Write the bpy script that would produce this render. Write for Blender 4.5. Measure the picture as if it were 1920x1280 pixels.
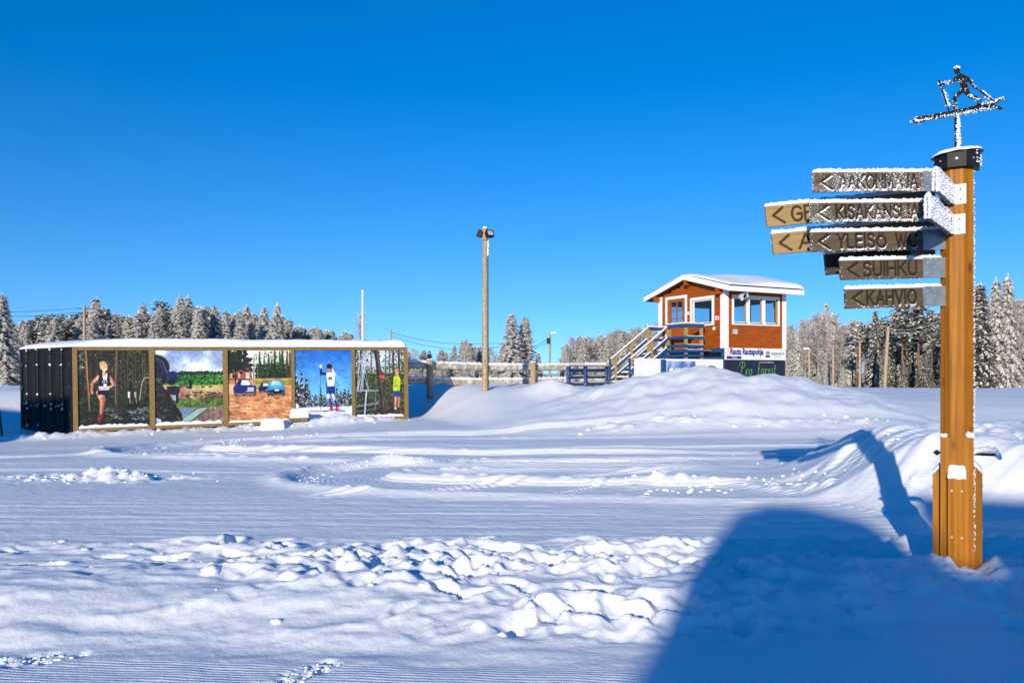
import bpy, bmesh, math, random
import numpy as np
from mathutils import Vector, Matrix

random.seed(7)
RNG = np.random.default_rng(7)
for o in list(bpy.data.objects):
    bpy.data.objects.remove(o)
SC = bpy.context.scene
COL = SC.collection
R = math.radians

# ------------------------------------------------------------------ camera
FPX = 1500.0            # focal length in photo pixels (photo 1920 wide)
HOR = 700.0             # horizon row of the photo
EYE = 1.6
cam_d = bpy.data.cameras.new('camera')
cam_d.sensor_width = 36.0
cam_d.lens = 36.0 * FPX / 1920.0
cam_d.shift_y = (HOR - 640.0) / 1920.0
cam_d.clip_start = 0.05
cam_d.clip_end = 9000.0
cam = bpy.data.objects.new('camera', cam_d)
COL.objects.link(cam)
cam.location = (0, 0, EYE)
cam.rotation_euler = (R(90), 0, 0)
SC.camera = cam

# ------------------------------------------------------------------ sky and sun
SUN_EL = R(15.2)
SUN_AZ = R(17.05)       # shadows run this far to the right of straight ahead
world = bpy.data.worlds.new('World')
SC.world = world
world.use_nodes = True
wn, wl = world.node_tree.nodes, world.node_tree.links
wn.clear()
wo = wn.new('ShaderNodeOutputWorld')
bg = wn.new('ShaderNodeBackground')
sky = wn.new('ShaderNodeTexSky')
sky.sky_type = 'NISHITA'
sky.sun_disc = False
sky.sun_elevation = SUN_EL
sky.sun_rotation = math.pi + SUN_AZ
sky.altitude = 100
sky.air_density = 1.0
sky.dust_density = 0.0
sky.ozone_density = 2.3
# look the sky up a little higher than the true elevation: dry winter air without the yellow band at the horizon
stc = wn.new('ShaderNodeTexCoord'); ssx = wn.new('ShaderNodeSeparateXYZ'); sma = wn.new('ShaderNodeMath'); scx = wn.new('ShaderNodeCombineXYZ'); snv = wn.new('ShaderNodeVectorMath')
sma.operation = 'ADD'; sma.inputs[1].default_value = 0.135; snv.operation = 'NORMALIZE'
wl.new(stc.outputs['Generated'], ssx.inputs[0]); wl.new(ssx.outputs[0], scx.inputs[0]); wl.new(ssx.outputs[1], scx.inputs[1]); wl.new(ssx.outputs[2], sma.inputs[0]); wl.new(sma.outputs[0], scx.inputs[2]); wl.new(scx.outputs[0], snv.inputs[0]); wl.new(snv.outputs[0], sky.inputs['Vector'])
hs = wn.new('ShaderNodeHueSaturation')
hs.inputs['Saturation'].default_value = 1.47
hs.inputs['Hue'].default_value = 0.512
wl.new(sky.outputs[0], hs.inputs['Color'])
wl.new(hs.outputs[0], bg.inputs['Color'])
bg.inputs['Strength'].default_value = 0.15
wl.new(bg.outputs[0], wo.inputs[0])

sun_d = bpy.data.lights.new('sun', 'SUN')
sun_d.energy = 4.0
sun_d.angle = R(0.5)
sun_d.color = (1.0, 0.91, 0.74)
sun = bpy.data.objects.new('sun', sun_d)
COL.objects.link(sun)
LDIR = Vector((math.sin(SUN_AZ) * math.cos(SUN_EL), math.cos(SUN_AZ) * math.cos(SUN_EL), -math.sin(SUN_EL)))
sun.rotation_euler = LDIR.to_track_quat('-Z', 'Y').to_euler()
sun.location = (-10, -30, 30)

SC.view_settings.view_transform = 'Standard'
SC.view_settings.look = 'None'
SC.view_settings.exposure = 0.40
SC.view_settings.gamma = 1.0
SC.view_settings.use_curve_mapping = False
SC.render.engine = 'CYCLES'
try:
    SC.cycles.use_denoising = True
    SC.cycles.max_bounces = 8
    SC.cycles.transparent_max_bounces = 12
except Exception:
    pass


# ------------------------------------------------------------------ helpers
def at(px, d, py=None):
    """point at depth d seen in photo column px (row py)"""
    x = (px - 960.0) / FPX * d
    if py is None:
        return x, d
    return Vector((x, d, EYE + (HOR - py) / FPX * d))


def hash2(ix, iy, seed):
    with np.errstate(over='ignore'):
        h = (ix.astype(np.int64) * 374761393 + iy.astype(np.int64) * 668265263 + seed * 974711) & 0xffffffff
        h = (h ^ (h >> 13)) * 1274126177 & 0xffffffff
        h = (h ^ (h >> 16)) * 2246822519 & 0xffffffff
        h = h ^ (h >> 15)
    return (h & 0xffffff) / float(0xffffff)


def vn(x, y, seed=0):
    x = np.asarray(x, float); y = np.asarray(y, float)
    ix, iy = np.floor(x), np.floor(y)
    fx, fy = x - ix, y - iy
    ux, uy = fx * fx * fx * (fx * (fx * 6 - 15) + 10), fy * fy * fy * (fy * (fy * 6 - 15) + 10)
    a, b = hash2(ix, iy, seed), hash2(ix + 1, iy, seed)
    c, d = hash2(ix, iy + 1, seed), hash2(ix + 1, iy + 1, seed)
    return (a + (b - a) * ux) + ((c + (d - c) * ux) - (a + (b - a) * ux)) * uy


def fbm(x, y, seed=0, octv=3, gain=0.5):
    s, a, t = 0.0, 1.0, 0.0
    for k in range(octv):
        s = s + a * vn(x * 2 ** k + 17.3 * k, y * 2 ** k - 9.1 * k, seed + k)
        t += a; a *= gain
    return s / t


def worley_bumps(x, y, seed, dens=0.7, rmin=0.3, rmax=0.75):
    """rounded lumps, one at most per unit cell, height 0..1"""
    ix, iy = np.floor(x), np.floor(y)
    out = np.zeros_like(x)
    for dx in (-1, 0, 1):
        for dy in (-1, 0, 1):
            cx, cy = ix + dx, iy + dy
            px = cx + hash2(cx, cy, seed)
            py = cy + hash2(cx, cy, seed + 1)
            r = rmin + (rmax - rmin) * hash2(cx, cy, seed + 2)
            on = hash2(cx, cy, seed + 3) < dens
            t = 1 - ((x - px) ** 2 + (y - py) ** 2) / (r * r)
            t = np.where(on, np.clip(t, 0, 1), 0) * r / rmax
            out = np.maximum(out, t * t * (3 - 2 * t))
    return out


def ss(a, b, v):
    t = np.clip((v - a) / (b - a), 0, 1)
    return t * t * (3 - 2 * t)


def seg_dist(x, y, pts):
    best = np.full(np.shape(x), 1e9)
    for (x0, y0), (x1, y1) in zip(pts[:-1], pts[1:]):
        dx, dy = x1 - x0, y1 - y0
        t = np.clip(((x - x0) * dx + (y - y0) * dy) / (dx * dx + dy * dy + 1e-12), 0, 1)
        best = np.minimum(best, np.hypot(x - x0 - t * dx, y - y0 - t * dy))
    return best


def in_poly(x, y, pts):
    ins = np.zeros(np.shape(x), bool)
    n = len(pts)
    for i in range(n):
        x0, y0 = pts[i]; x1, y1 = pts[(i + 1) % n]
        if y0 == y1:
            continue
        c = ((y0 > y) != (y1 > y)) & (x < (x1 - x0) * (y - y0) / (y1 - y0) + x0)
        ins ^= c
    return ins


class MB:
    """collects polygons for ONE mesh object"""
    def __init__(self):
        self.v, self.f, self.m = [], [], []

    def add(self, vs, fs, mi=0):
        b = len(self.v)
        self.v.extend([tuple(p) for p in vs])
        for f in fs:
            self.f.append(tuple(i + b for i in f)); self.m.append(mi)

    def box(self, x0, x1, y0, y1, z0, z1, mi=0, M=None):
        vs = [Vector(p) for p in ((x0, y0, z0), (x1, y0, z0), (x1, y1, z0), (x0, y1, z0), (x0, y0, z1), (x1, y0, z1), (x1, y1, z1), (x0, y1, z1))]
        if M is not None:
            vs = [M @ p for p in vs]
        self.add(vs, [(0, 3, 2, 1), (4, 5, 6, 7), (0, 1, 5, 4), (1, 2, 6, 5), (2, 3, 7, 6), (3, 0, 4, 7)], mi)

    def bar(self, p0, p1, w, h, mi=0, up=(0, 0, 1)):
        """box beam from p0 to p1, w across, h along up"""
        p0, p1 = Vector(p0), Vector(p1)
        d = (p1 - p0).normalized()
        s = d.cross(Vector(up)).normalized()
        u = s.cross(d).normalized()
        vs = []
        for p in (p0, p1):
            for a, b in ((-1, -1), (1, -1), (1, 1), (-1, 1)):
                vs.append(p + s * (a * w / 2) + u * (b * h / 2))
        self.add(vs, [(0, 3, 2, 1), (4, 5, 6, 7), (0, 1, 5, 4), (1, 2, 6, 5), (2, 3, 7, 6), (3, 0, 4, 7)], mi)

    def tube(self, pts, r, n=8, mi=0, caps=True):
        pts = [Vector(p) for p in pts]
        rs = r if isinstance(r, (list, tuple)) else [r] * len(pts)
        rings = []
        for i, p in enumerate(pts):
            d = (pts[min(i + 1, len(pts) - 1)] - pts[max(i - 1, 0)])
            d = d.normalized() if d.length > 1e-9 else Vector((0, 0, 1))
            ref = Vector((0, 0, 1)) if abs(d.z) < 0.9 else Vector((0, 1, 0))
            a = d.cross(ref).normalized(); b = a.cross(d).normalized()
            rings.append([p + (a * math.cos(2 * math.pi * k / n) + b * math.sin(2 * math.pi * k / n)) * rs[i] for k in range(n)])
        vs = [p for ring in rings for p in ring]
        fs = []
        for i in range(len(pts) - 1):
            for k in range(n):
                k2 = (k + 1) % n
                fs.append((i * n + k, i * n + k2, (i + 1) * n + k2, (i + 1) * n + k))
        if caps:
            fs.append(tuple(range(n - 1, -1, -1)))
            fs.append(tuple((len(pts) - 1) * n + k for k in range(n)))
        self.add(vs, fs, mi)

    def prism(self, poly, z0, z1, mi=0, M=None):
        n = len(poly)
        vs = [Vector((p[0], p[1], z0)) for p in poly] + [Vector((p[0], p[1], z1)) for p in poly]
        if M is not None:
            vs = [M @ p for p in vs]
        fs = [tuple(range(n - 1, -1, -1)), tuple(range(n, 2 * n))]
        for i in range(n):
            j = (i + 1) % n
            fs.append((i, j, n + j, n + i))
        self.add(vs, fs, mi)

    def blob(self, c, r, seed=0, rough=0.25, mi=0, sub=1, sq=(1, 1, 1)):
        vs, fs = ICO[sub]
        rr = random.Random(seed)
        c = Vector(c)
        self.add([c + Vector((p[0] * sq[0], p[1] * sq[1], p[2] * sq[2])) * r * (1 + rough * (rr.random() - .5) * 2) for p in vs], fs, mi)

    def build(self, name, mats, parent=None, smooth=False):
        me = bpy.data.meshes.new(name)
        me.from_pydata(self.v, [], self.f)
        mats = mats if isinstance(mats, (list, tuple)) else [mats]
        for m in mats:
            me.materials.append(m)
        if len(mats) > 1:
            me.polygons.foreach_set('material_index', self.m)
        if smooth:
            me.polygons.foreach_set('use_smooth', [True] * len(me.polygons))
        me.update()
        o = bpy.data.objects.new(name, me)
        COL.objects.link(o)
        if parent is not None:
            o.parent = parent
        return o


def _ico(sub):
    bm = bmesh.new()
    bmesh.ops.create_icosphere(bm, subdivisions=sub, radius=1.0)
    bm.verts.index_update()
    vs = [tuple(v.co) for v in bm.verts]; fs = [tuple(v.index for v in f.verts) for f in bm.faces]
    bm.free()
    return vs, fs


ICO = {1: _ico(1), 2: _ico(2)}


def grid_mesh(name, X, Y, Z, mats, parent=None, smooth=True, attrs=None):
    """height grid (2D arrays) as one mesh"""
    n, m = X.shape
    me = bpy.data.meshes.new(name)
    co = np.stack([X, Y, Z], -1).reshape(-1, 3).astype(np.float32)
    idx = np.arange(n * m).reshape(n, m)
    q = np.stack([idx[:-1, :-1], idx[:-1, 1:], idx[1:, 1:], idx[1:, :-1]], -1).reshape(-1, 4).astype(np.int32)
    me.vertices.add(len(co)); me.vertices.foreach_set('co', co.ravel())
    me.loops.add(q.size); me.loops.foreach_set('vertex_index', q.ravel())
    me.polygons.add(len(q))
    me.polygons.foreach_set('loop_start', np.arange(len(q), dtype=np.int32) * 4)
    me.polygons.foreach_set('loop_total', np.full(len(q), 4, np.int32))
    me.polygons.foreach_set('use_smooth', np.full(len(q), smooth))
    for k, a in (attrs or {}).items():
        at_ = me.attributes.new(k, 'FLOAT', 'POINT')
        at_.data.foreach_set('value', np.asarray(a, np.float32).ravel())
    me.update(calc_edges=True)
    for mm in (mats if isinstance(mats, (list, tuple)) else [mats]):
        me.materials.append(mm)
    o = bpy.data.objects.new(name, me)
    COL.objects.link(o)
    if parent is not None:
        o.parent = parent
    return o


def tag(o, label, cat, group=None, kind=None):
    if label: o['label'] = label
    if cat: o['category'] = cat
    if group: o['group'] = group
    if kind: o['kind'] = kind
    return o


def thing(name, label, cat, loc=(0, 0, 0), rotz=0.0, group=None):
    o = bpy.data.objects.new(name, None)
    o.empty_display_size = 0.2
    COL.objects.link(o)
    o.location = loc
    o.rotation_euler = (0, 0, rotz)
    return tag(o, label, cat, group)


def text(s, name, mat, parent, M, height, width=None, shear=0.0, align='LEFT', bold=0.0, ext=0.003):
    cu = bpy.data.curves.new(name, 'FONT')
    cu.body = s; cu.size = 1.0; cu.shear = shear; cu.offset = bold; cu.align_x = 'LEFT'
    o = bpy.data.objects.new(name + '_tmp', cu)
    COL.objects.link(o)
    bpy.context.view_layer.update()
    me = bpy.data.meshes.new_from_object(o.evaluated_get(bpy.context.evaluated_depsgraph_get()))
    bpy.data.objects.remove(o); bpy.data.curves.remove(cu)
    co = np.empty(len(me.vertices) * 3); me.vertices.foreach_get('co', co); co = co.reshape(-1, 3)
    lo, hi = co.min(0), co.max(0)
    s_ = height / (hi[1] - lo[1])
    sx = width / (hi[0] - lo[0]) if width else s_
    co[:, 0] = (co[:, 0] - lo[0]) * sx
    co[:, 1] = (co[:, 1] - lo[1]) * s_
    co[:, 2] = ext
    me.vertices.foreach_set('co', co.ravel())
    me.transform(M)
    me.materials.append(mat)
    ob = bpy.data.objects.new(name, me)
    COL.objects.link(ob)
    ob.parent = parent
    return ob


# ------------------------------------------------------------------ materials
def mat_base(name):
    m = bpy.data.materials.new(name)
    m.use_nodes = True
    nt = m.node_tree
    return m, nt, nt.nodes['Principled BSDF']


def mat(name, c1, c2=None, scale=4.0, rough=0.7, stretch=(1, 1, 1), bump=0.0, bscale=40.0, metal=0.0, detail=4.0, ramp=(0.35, 0.65)):
    m, nt, b = mat_base(name)
    N, L = nt.nodes, nt.links
    b.inputs['Roughness'].default_value = rough
    b.inputs['Metallic'].default_value = metal
    b.inputs['Specular IOR Level'].default_value = 0.5 if (metal or rough < 0.45) else 0.22
    c2 = c2 or tuple(v * 0.8 for v in c1)
    tc = N.new('ShaderNodeTexCoord')
    mp = N.new('ShaderNodeMapping'); mp.inputs['Scale'].default_value = stretch
    L.new(tc.outputs['Object'], mp.inputs['Vector'])
    n = N.new('ShaderNodeTexNoise'); n.inputs['Scale'].default_value = scale; n.inputs['Detail'].default_value = detail
    L.new(mp.outputs[0], n.inputs['Vector'])
    r = N.new('ShaderNodeValToRGB')
    r.color_ramp.elements[0].position, r.color_ramp.elements[1].position = ramp
    r.color_ramp.elements[0].color = (*c1, 1); r.color_ramp.elements[1].color = (*c2, 1)
    L.new(n.outputs['Fac'], r.inputs['Fac'])
    L.new(r.outputs['Color'], b.inputs['Base Color'])
    if bump:
        n2 = N.new('ShaderNodeTexNoise'); n2.inputs['Scale'].default_value = bscale; n2.inputs['Detail'].default_value = 3
        L.new(mp.outputs[0], n2.inputs['Vector'])
        bp = N.new('ShaderNodeBump'); bp.inputs['Strength'].default_value = bump; bp.inputs['Distance'].default_value = 0.01
        L.new(n2.outputs['Fac'], bp.inputs['Height']); L.new(bp.outputs[0], b.inputs['Normal'])
    return m


def frosted(name, c1, c2, frost_lo=0.5, frost_hi=0.62, fscale=60.0, stretch=(1, 1, 1), scale=5.0, frost_c=(0.82, 0.83, 0.86), bump=0.5):
    """a surface with hoar frost caught in patches; a vertex attribute 'frost' (0..1) shifts it where present"""
    m = mat(name, c1, c2, scale=scale, stretch=stretch, rough=0.75)
    nt = m.node_tree; N, L = nt.nodes, nt.links
    b = N['Principled BSDF']
    src = b.inputs['Base Color'].links[0].from_socket
    tc = N.new('ShaderNodeTexCoord')
    n = N.new('ShaderNodeTexNoise'); n.inputs['Scale'].default_value = fscale; n.inputs['Detail'].default_value = 5
    L.new(tc.outputs['Object'], n.inputs['Vector'])
    at_ = N.new('ShaderNodeAttribute'); at_.attribute_name = 'frost'
    ad = N.new('ShaderNodeMath'); ad.operation = 'ADD'
    L.new(n.outputs['Fac'], ad.inputs[0]); L.new(at_.outputs['Fac'], ad.inputs[1])
    mr = N.new('ShaderNodeMapRange'); mr.inputs['From Min'].default_value = frost_lo; mr.inputs['From Max'].default_value = frost_hi
    L.new(ad.outputs[0], mr.inputs['Value'])
    mx = N.new('ShaderNodeMix'); mx.data_type = 'RGBA'
    L.new(mr.outputs[0], mx.inputs['Factor']); L.new(src, mx.inputs[6]); mx.inputs[7].default_value = (*frost_c, 1)
    L.new(mx.outputs[2], b.inputs['Base Color'])
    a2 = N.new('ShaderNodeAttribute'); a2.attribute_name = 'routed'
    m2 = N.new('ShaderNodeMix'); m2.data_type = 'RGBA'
    L.new(a2.outputs['Fac'], m2.inputs['Factor']); L.new(mx.inputs[6].links[0].from_socket, m2.inputs[6]); m2.inputs[7].default_value = (0.022, 0.015, 0.010, 1)  # cut letters near-black: dark wood plus groove shade put into the colour
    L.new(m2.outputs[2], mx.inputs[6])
    bp = N.new('ShaderNodeBump'); bp.inputs['Strength'].default_value = bump; bp.inputs['Distance'].default_value = 0.01
    L.new(mr.outputs[0], bp.inputs['Height']); L.new(bp.outputs[0], b.inputs['Normal'])
    return m


def snow_mat(name, ground=False):
    m, nt, b = mat_base(name)
    N, L = nt.nodes, nt.links
    b.inputs['Base Color'].default_value = (0.80, 0.81, 0.84, 1)
    b.inputs['Roughness'].default_value = 0.55
    b.inputs['Specular IOR Level'].default_value = 0.25
    tc = N.new('ShaderNodeTexCoord')
    n1 = N.new('ShaderNodeTexNoise'); n1.inputs['Scale'].default_value = 9 if ground else 22; n1.inputs['Detail'].default_value = 8; n1.inputs['Roughness'].default_value = 0.62
    L.new(tc.outputs['Object'], n1.inputs['Vector'])
    b1 = N.new('ShaderNodeBump'); b1.inputs['Strength'].default_value = 0.75 if ground else 0.35; b1.inputs['Distance'].default_value = 0.02
    L.new(n1.outputs['Fac'], b1.inputs['Height'])
    n2 = N.new('ShaderNodeTexNoise'); n2.inputs['Scale'].default_value = 130; n2.inputs['Detail'].default_value = 2
    L.new(tc.outputs['Object'], n2.inputs['Vector'])
    b2 = N.new('ShaderNodeBump'); b2.inputs['Strength'].default_value = 0.5; b2.inputs['Distance'].default_value = 0.004
    L.new(n2.outputs['Fac'], b2.inputs['Height']); L.new(b1.outputs[0], b2.inputs['Normal'])
    last = b2
    if ground:
        a1 = N.new('ShaderNodeAttribute'); a1.attribute_name = 'groom_d'
        a2 = N.new('ShaderNodeAttribute'); a2.attribute_name = 'groom_m'
        # a little wander so that the rake lines are not ruler-straight
        n3 = N.new('ShaderNodeTexNoise'); n3.inputs['Scale'].default_value = 1.3; n3.inputs['Detail'].default_value = 2
        L.new(tc.outputs['Object'], n3.inputs['Vector'])
        ma = N.new('ShaderNodeMath'); ma.operation = 'MULTIPLY_ADD'; ma.inputs[1].default_value = 0.05
        L.new(n3.outputs['Fac'], ma.inputs[0]); L.new(a1.outputs['Fac'], ma.inputs[2])
        mu = N.new('ShaderNodeMath'); mu.operation = 'MULTIPLY'; mu.inputs[1].default_value = 2 * math.pi / 0.034
        L.new(ma.outputs[0], mu.inputs[0])
        si = N.new('ShaderNodeMath'); si.operation = 'SINE'
        L.new(mu.outputs[0], si.inputs[0])
        mm = N.new('ShaderNodeMath'); mm.operation = 'MULTIPLY'
        L.new(si.outputs[0], mm.inputs[0]); L.new(a2.outputs['Fac'], mm.inputs[1])
        b3 = N.new('ShaderNodeBump'); b3.inputs['Strength'].default_value = 1.0; b3.inputs['Distance'].default_value = 0.0028
        L.new(mm.outputs[0], b3.inputs['Height']); L.new(b2.outputs[0], b3.inputs['Normal'])
        last = b3
    L.new(last.outputs[0], b.inputs['Normal'])
    return m


def glass_mat(name, tint=(0.86, 0.90, 0.92)):
    m, nt, b = mat_base(name)
    N, L = nt.nodes, nt.links
    N.remove(b)
    out = N['Material Output']
    t = N.new('ShaderNodeBsdfTransparent'); t.inputs[0].default_value = (*tint, 1)
    g = N.new('ShaderNodeBsdfGlossy'); g.inputs['Roughness'].default_value = 0.03
    fr = N.new('ShaderNodeFresnel'); fr.inputs[0].default_value = 1.55
    ge = N.new('ShaderNodeNewGeometry'); io = N.new('ShaderNodeMapRange')
    io.inputs['To Min'].default_value = 1.5; io.inputs['To Max'].default_value = 1 / 1.5
    L.new(ge.outputs['Backfacing'], io.inputs['Value']); L.new(io.outputs[0], fr.inputs[0])
    mx = N.new('ShaderNodeMixShader')
    L.new(fr.outputs[0], mx.inputs[0]); L.new(t.outputs[0], mx.inputs[1]); L.new(g.outputs[0], mx.inputs[2])
    L.new(mx.outputs[0], out.inputs[0])
    return m


M_SNOW = snow_mat('snow')
M_GROUND = snow_mat('snow_ground', True)
M_POST = mat('orange_glulam', (0.44, 0.165, 0.003), (0.30, 0.10, 0.0015), scale=3.0, stretch=(9, 9, 0.5), rough=0.5, bump=0.2, bscale=30, detail=6)
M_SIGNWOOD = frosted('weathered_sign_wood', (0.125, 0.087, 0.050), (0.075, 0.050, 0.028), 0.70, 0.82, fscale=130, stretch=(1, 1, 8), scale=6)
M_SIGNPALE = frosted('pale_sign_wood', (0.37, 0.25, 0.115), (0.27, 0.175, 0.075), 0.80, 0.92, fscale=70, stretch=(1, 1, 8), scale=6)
M_SIGNSHADE = frosted('shaded_sign_wood', (0.06, 0.048, 0.04), (0.04, 0.032, 0.026), 0.80, 0.92, fscale=70, stretch=(1, 1, 8), scale=6)  # shadow on the rear board is put into this darker wood colour
M_GALV = mat('galvanised_steel', (0.34, 0.37, 0.37), (0.25, 0.28, 0.29), scale=18, rough=0.42, metal=0.55)
M_ZINCPALE = mat('bright_zinc', (0.75, 0.74, 0.68), (0.66, 0.65, 0.6), scale=18, rough=0.5, metal=0.1)
M_BOLT = mat('bolt_steel', (0.55, 0.54, 0.50), (0.4, 0.4, 0.38), scale=40, rough=0.35, metal=0.6)
M_BLACKMETAL = mat('black_painted_metal', (0.008, 0.008, 0.009), (0.014, 0.013, 0.013), scale=8, rough=0.5)
M_FROSTMETAL = frosted('frosted_black_steel', (0.006, 0.006, 0.007), (0.01, 0.01, 0.01), 0.60, 0.68, fscale=55)
M_REDWALL = mat('red_brown_cladding', (0.39, 0.080, 0.003), (0.25, 0.047, 0.002), scale=3, stretch=(0.6, 0.6, 6), rough=0.6, bump=0.15)
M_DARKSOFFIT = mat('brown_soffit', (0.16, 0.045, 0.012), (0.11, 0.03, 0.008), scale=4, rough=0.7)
M_WHITE = mat('white_paint', (0.80, 0.79, 0.76), (0.74, 0.73, 0.70), scale=5, rough=0.5)
M_BLUE = mat('blue_paint', (0.018, 0.075, 0.20), (0.012, 0.055, 0.155), scale=6, stretch=(1, 1, 4), rough=0.55, bump=0.1)
M_BLUEFROST = frosted('frosted_blue_paint', (0.018, 0.075, 0.20), (0.012, 0.055, 0.155), 0.60, 0.72, fscale=25)
M_PINE = mat('pale_pine_wood', (0.43, 0.27, 0.10), (0.33, 0.19, 0.06), scale=4, stretch=(6, 6, 0.7), rough=0.65, bump=0.2)
M_LOG = frosted('frosted_grey_log', (0.46, 0.39, 0.28), (0.30, 0.25, 0.18), 0.45, 0.80, fscale=5, stretch=(1, 5, 5), scale=4)
M_POLE = frosted('frosted_pole_wood', (0.40, 0.29, 0.17), (0.27, 0.19, 0.11), 0.56, 0.70, fscale=22, stretch=(6, 6, 0.5), scale=3, frost_c=(0.7, 0.68, 0.66))
M_FRAME = mat('tan_timber_frame', (0.27, 0.175, 0.06), (0.19, 0.12, 0.04), scale=5, stretch=(3, 3, 3), rough=0.7, bump=0.2)
M_CONT = mat('black_container_paint', (0.010, 0.010, 0.012), (0.017, 0.016, 0.016), scale=3, rough=0.55)
M_CONTBAR = frosted('container_lock_steel', (0.02, 0.02, 0.022), (0.03, 0.03, 0.03), 0.66, 0.74, fscale=40)
M_GLASS = glass_mat('window_glass')
M_INNER = mat('interior_pine', (0.42, 0.22, 0.07), (0.34, 0.16, 0.05), scale=4, stretch=(1, 1, 5), rough=0.6)
M_RED = mat('red_sign', (0.55, 0.02, 0.02), (0.50, 0.02, 0.02), rough=0.5)
M_GREYBOX = mat('grey_plastic', (0.5, 0.5, 0.48), (0.42, 0.42, 0.4), rough=0.5)
M_ADWHITE = mat('white_sheet_metal', (0.74, 0.74, 0.72), (0.68, 0.68, 0.67), scale=2, rough=0.45)
M_ADDARK = mat('dark_blue_sheet', (0.012, 0.014, 0.028), (0.016, 0.018, 0.034), scale=2, rough=0.4)
M_INKBLUE = mat('blue_ink', (0.035, 0.025, 0.20), (0.03, 0.02, 0.17), rough=0.5)
M_INKPINK = mat('pink_ink', (0.75, 0.42, 0.36), (0.70, 0.38, 0.33), rough=0.5)
M_INKGREEN = mat('green_ink', (0.13, 0.36, 0.06), (0.10, 0.30, 0.05), rough=0.5)
M_INKBLACK = mat('black_ink', (0.02, 0.02, 0.022), (0.03, 0.03, 0.03), rough=0.5)
M_INKWHITE = mat('white_ink', (0.8, 0.8, 0.8), (0.75, 0.75, 0.76), rough=0.5)
M_INKGREY = mat('grey_ink', (0.22, 0.22, 0.24), (0.18, 0.18, 0.2), rough=0.5)
M_ADBLUE = mat('kuljetus_blue', (0.05, 0.13, 0.36), (0.34, 0.42, 0.55), scale=2.2, rough=0.45, ramp=(0.45, 0.6))
M_INKNAVY = mat('navy_ink', (0.025, 0.03, 0.10), (0.03, 0.035, 0.11), rough=0.5)
M_LENS = mat('lamp_lens', (0.45, 0.47, 0.44), (0.35, 0.36, 0.35), scale=10, rough=0.15)
M_FLAG = mat('white_flagpole', (0.78, 0.78, 0.78), (0.72, 0.72, 0.73), rough=0.4)
M_WIRE = mat('cable_black', (0.02, 0.02, 0.022), (0.03, 0.03, 0.03), rough=0.6)
M_RIMENEEDLE = mat('rimed_needles', (0.50, 0.47, 0.43), (0.30, 0.28, 0.255), scale=1.2, rough=0.85)
M_NEEDLE = mat('spruce_needles', (0.11, 0.105, 0.08), (0.06, 0.06, 0.046), scale=1.2, rough=0.8)
M_HOAR = mat('hoar_frost', (0.76, 0.71, 0.64), (0.60, 0.56, 0.51), scale=1.5, rough=0.7)
M_TWIGS = mat('frosted_twigs', (0.44, 0.37, 0.34), (0.26, 0.20, 0.18), scale=1.5, rough=0.8)
M_BARK = mat('spruce_bark', (0.12, 0.085, 0.06), (0.07, 0.05, 0.035), scale=5, stretch=(3, 3, 0.5), rough=0.9)
M_PINEBARK = mat('pine_bark', (0.27, 0.15, 0.085), (0.15, 0.085, 0.05), scale=4, stretch=(3, 3, 0.5), rough=0.9)
M_BIRCHBARK = mat('birch_bark', (0.55, 0.50, 0.44), (0.30, 0.26, 0.22), scale=5, stretch=(1, 1, 3), rough=0.8)
M_SHADEWALL = mat('caster_wall', (0.28, 0.20, 0.12), (0.22, 0.15, 0.09), scale=3, stretch=(1, 1, 6), rough=0.7)

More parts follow.
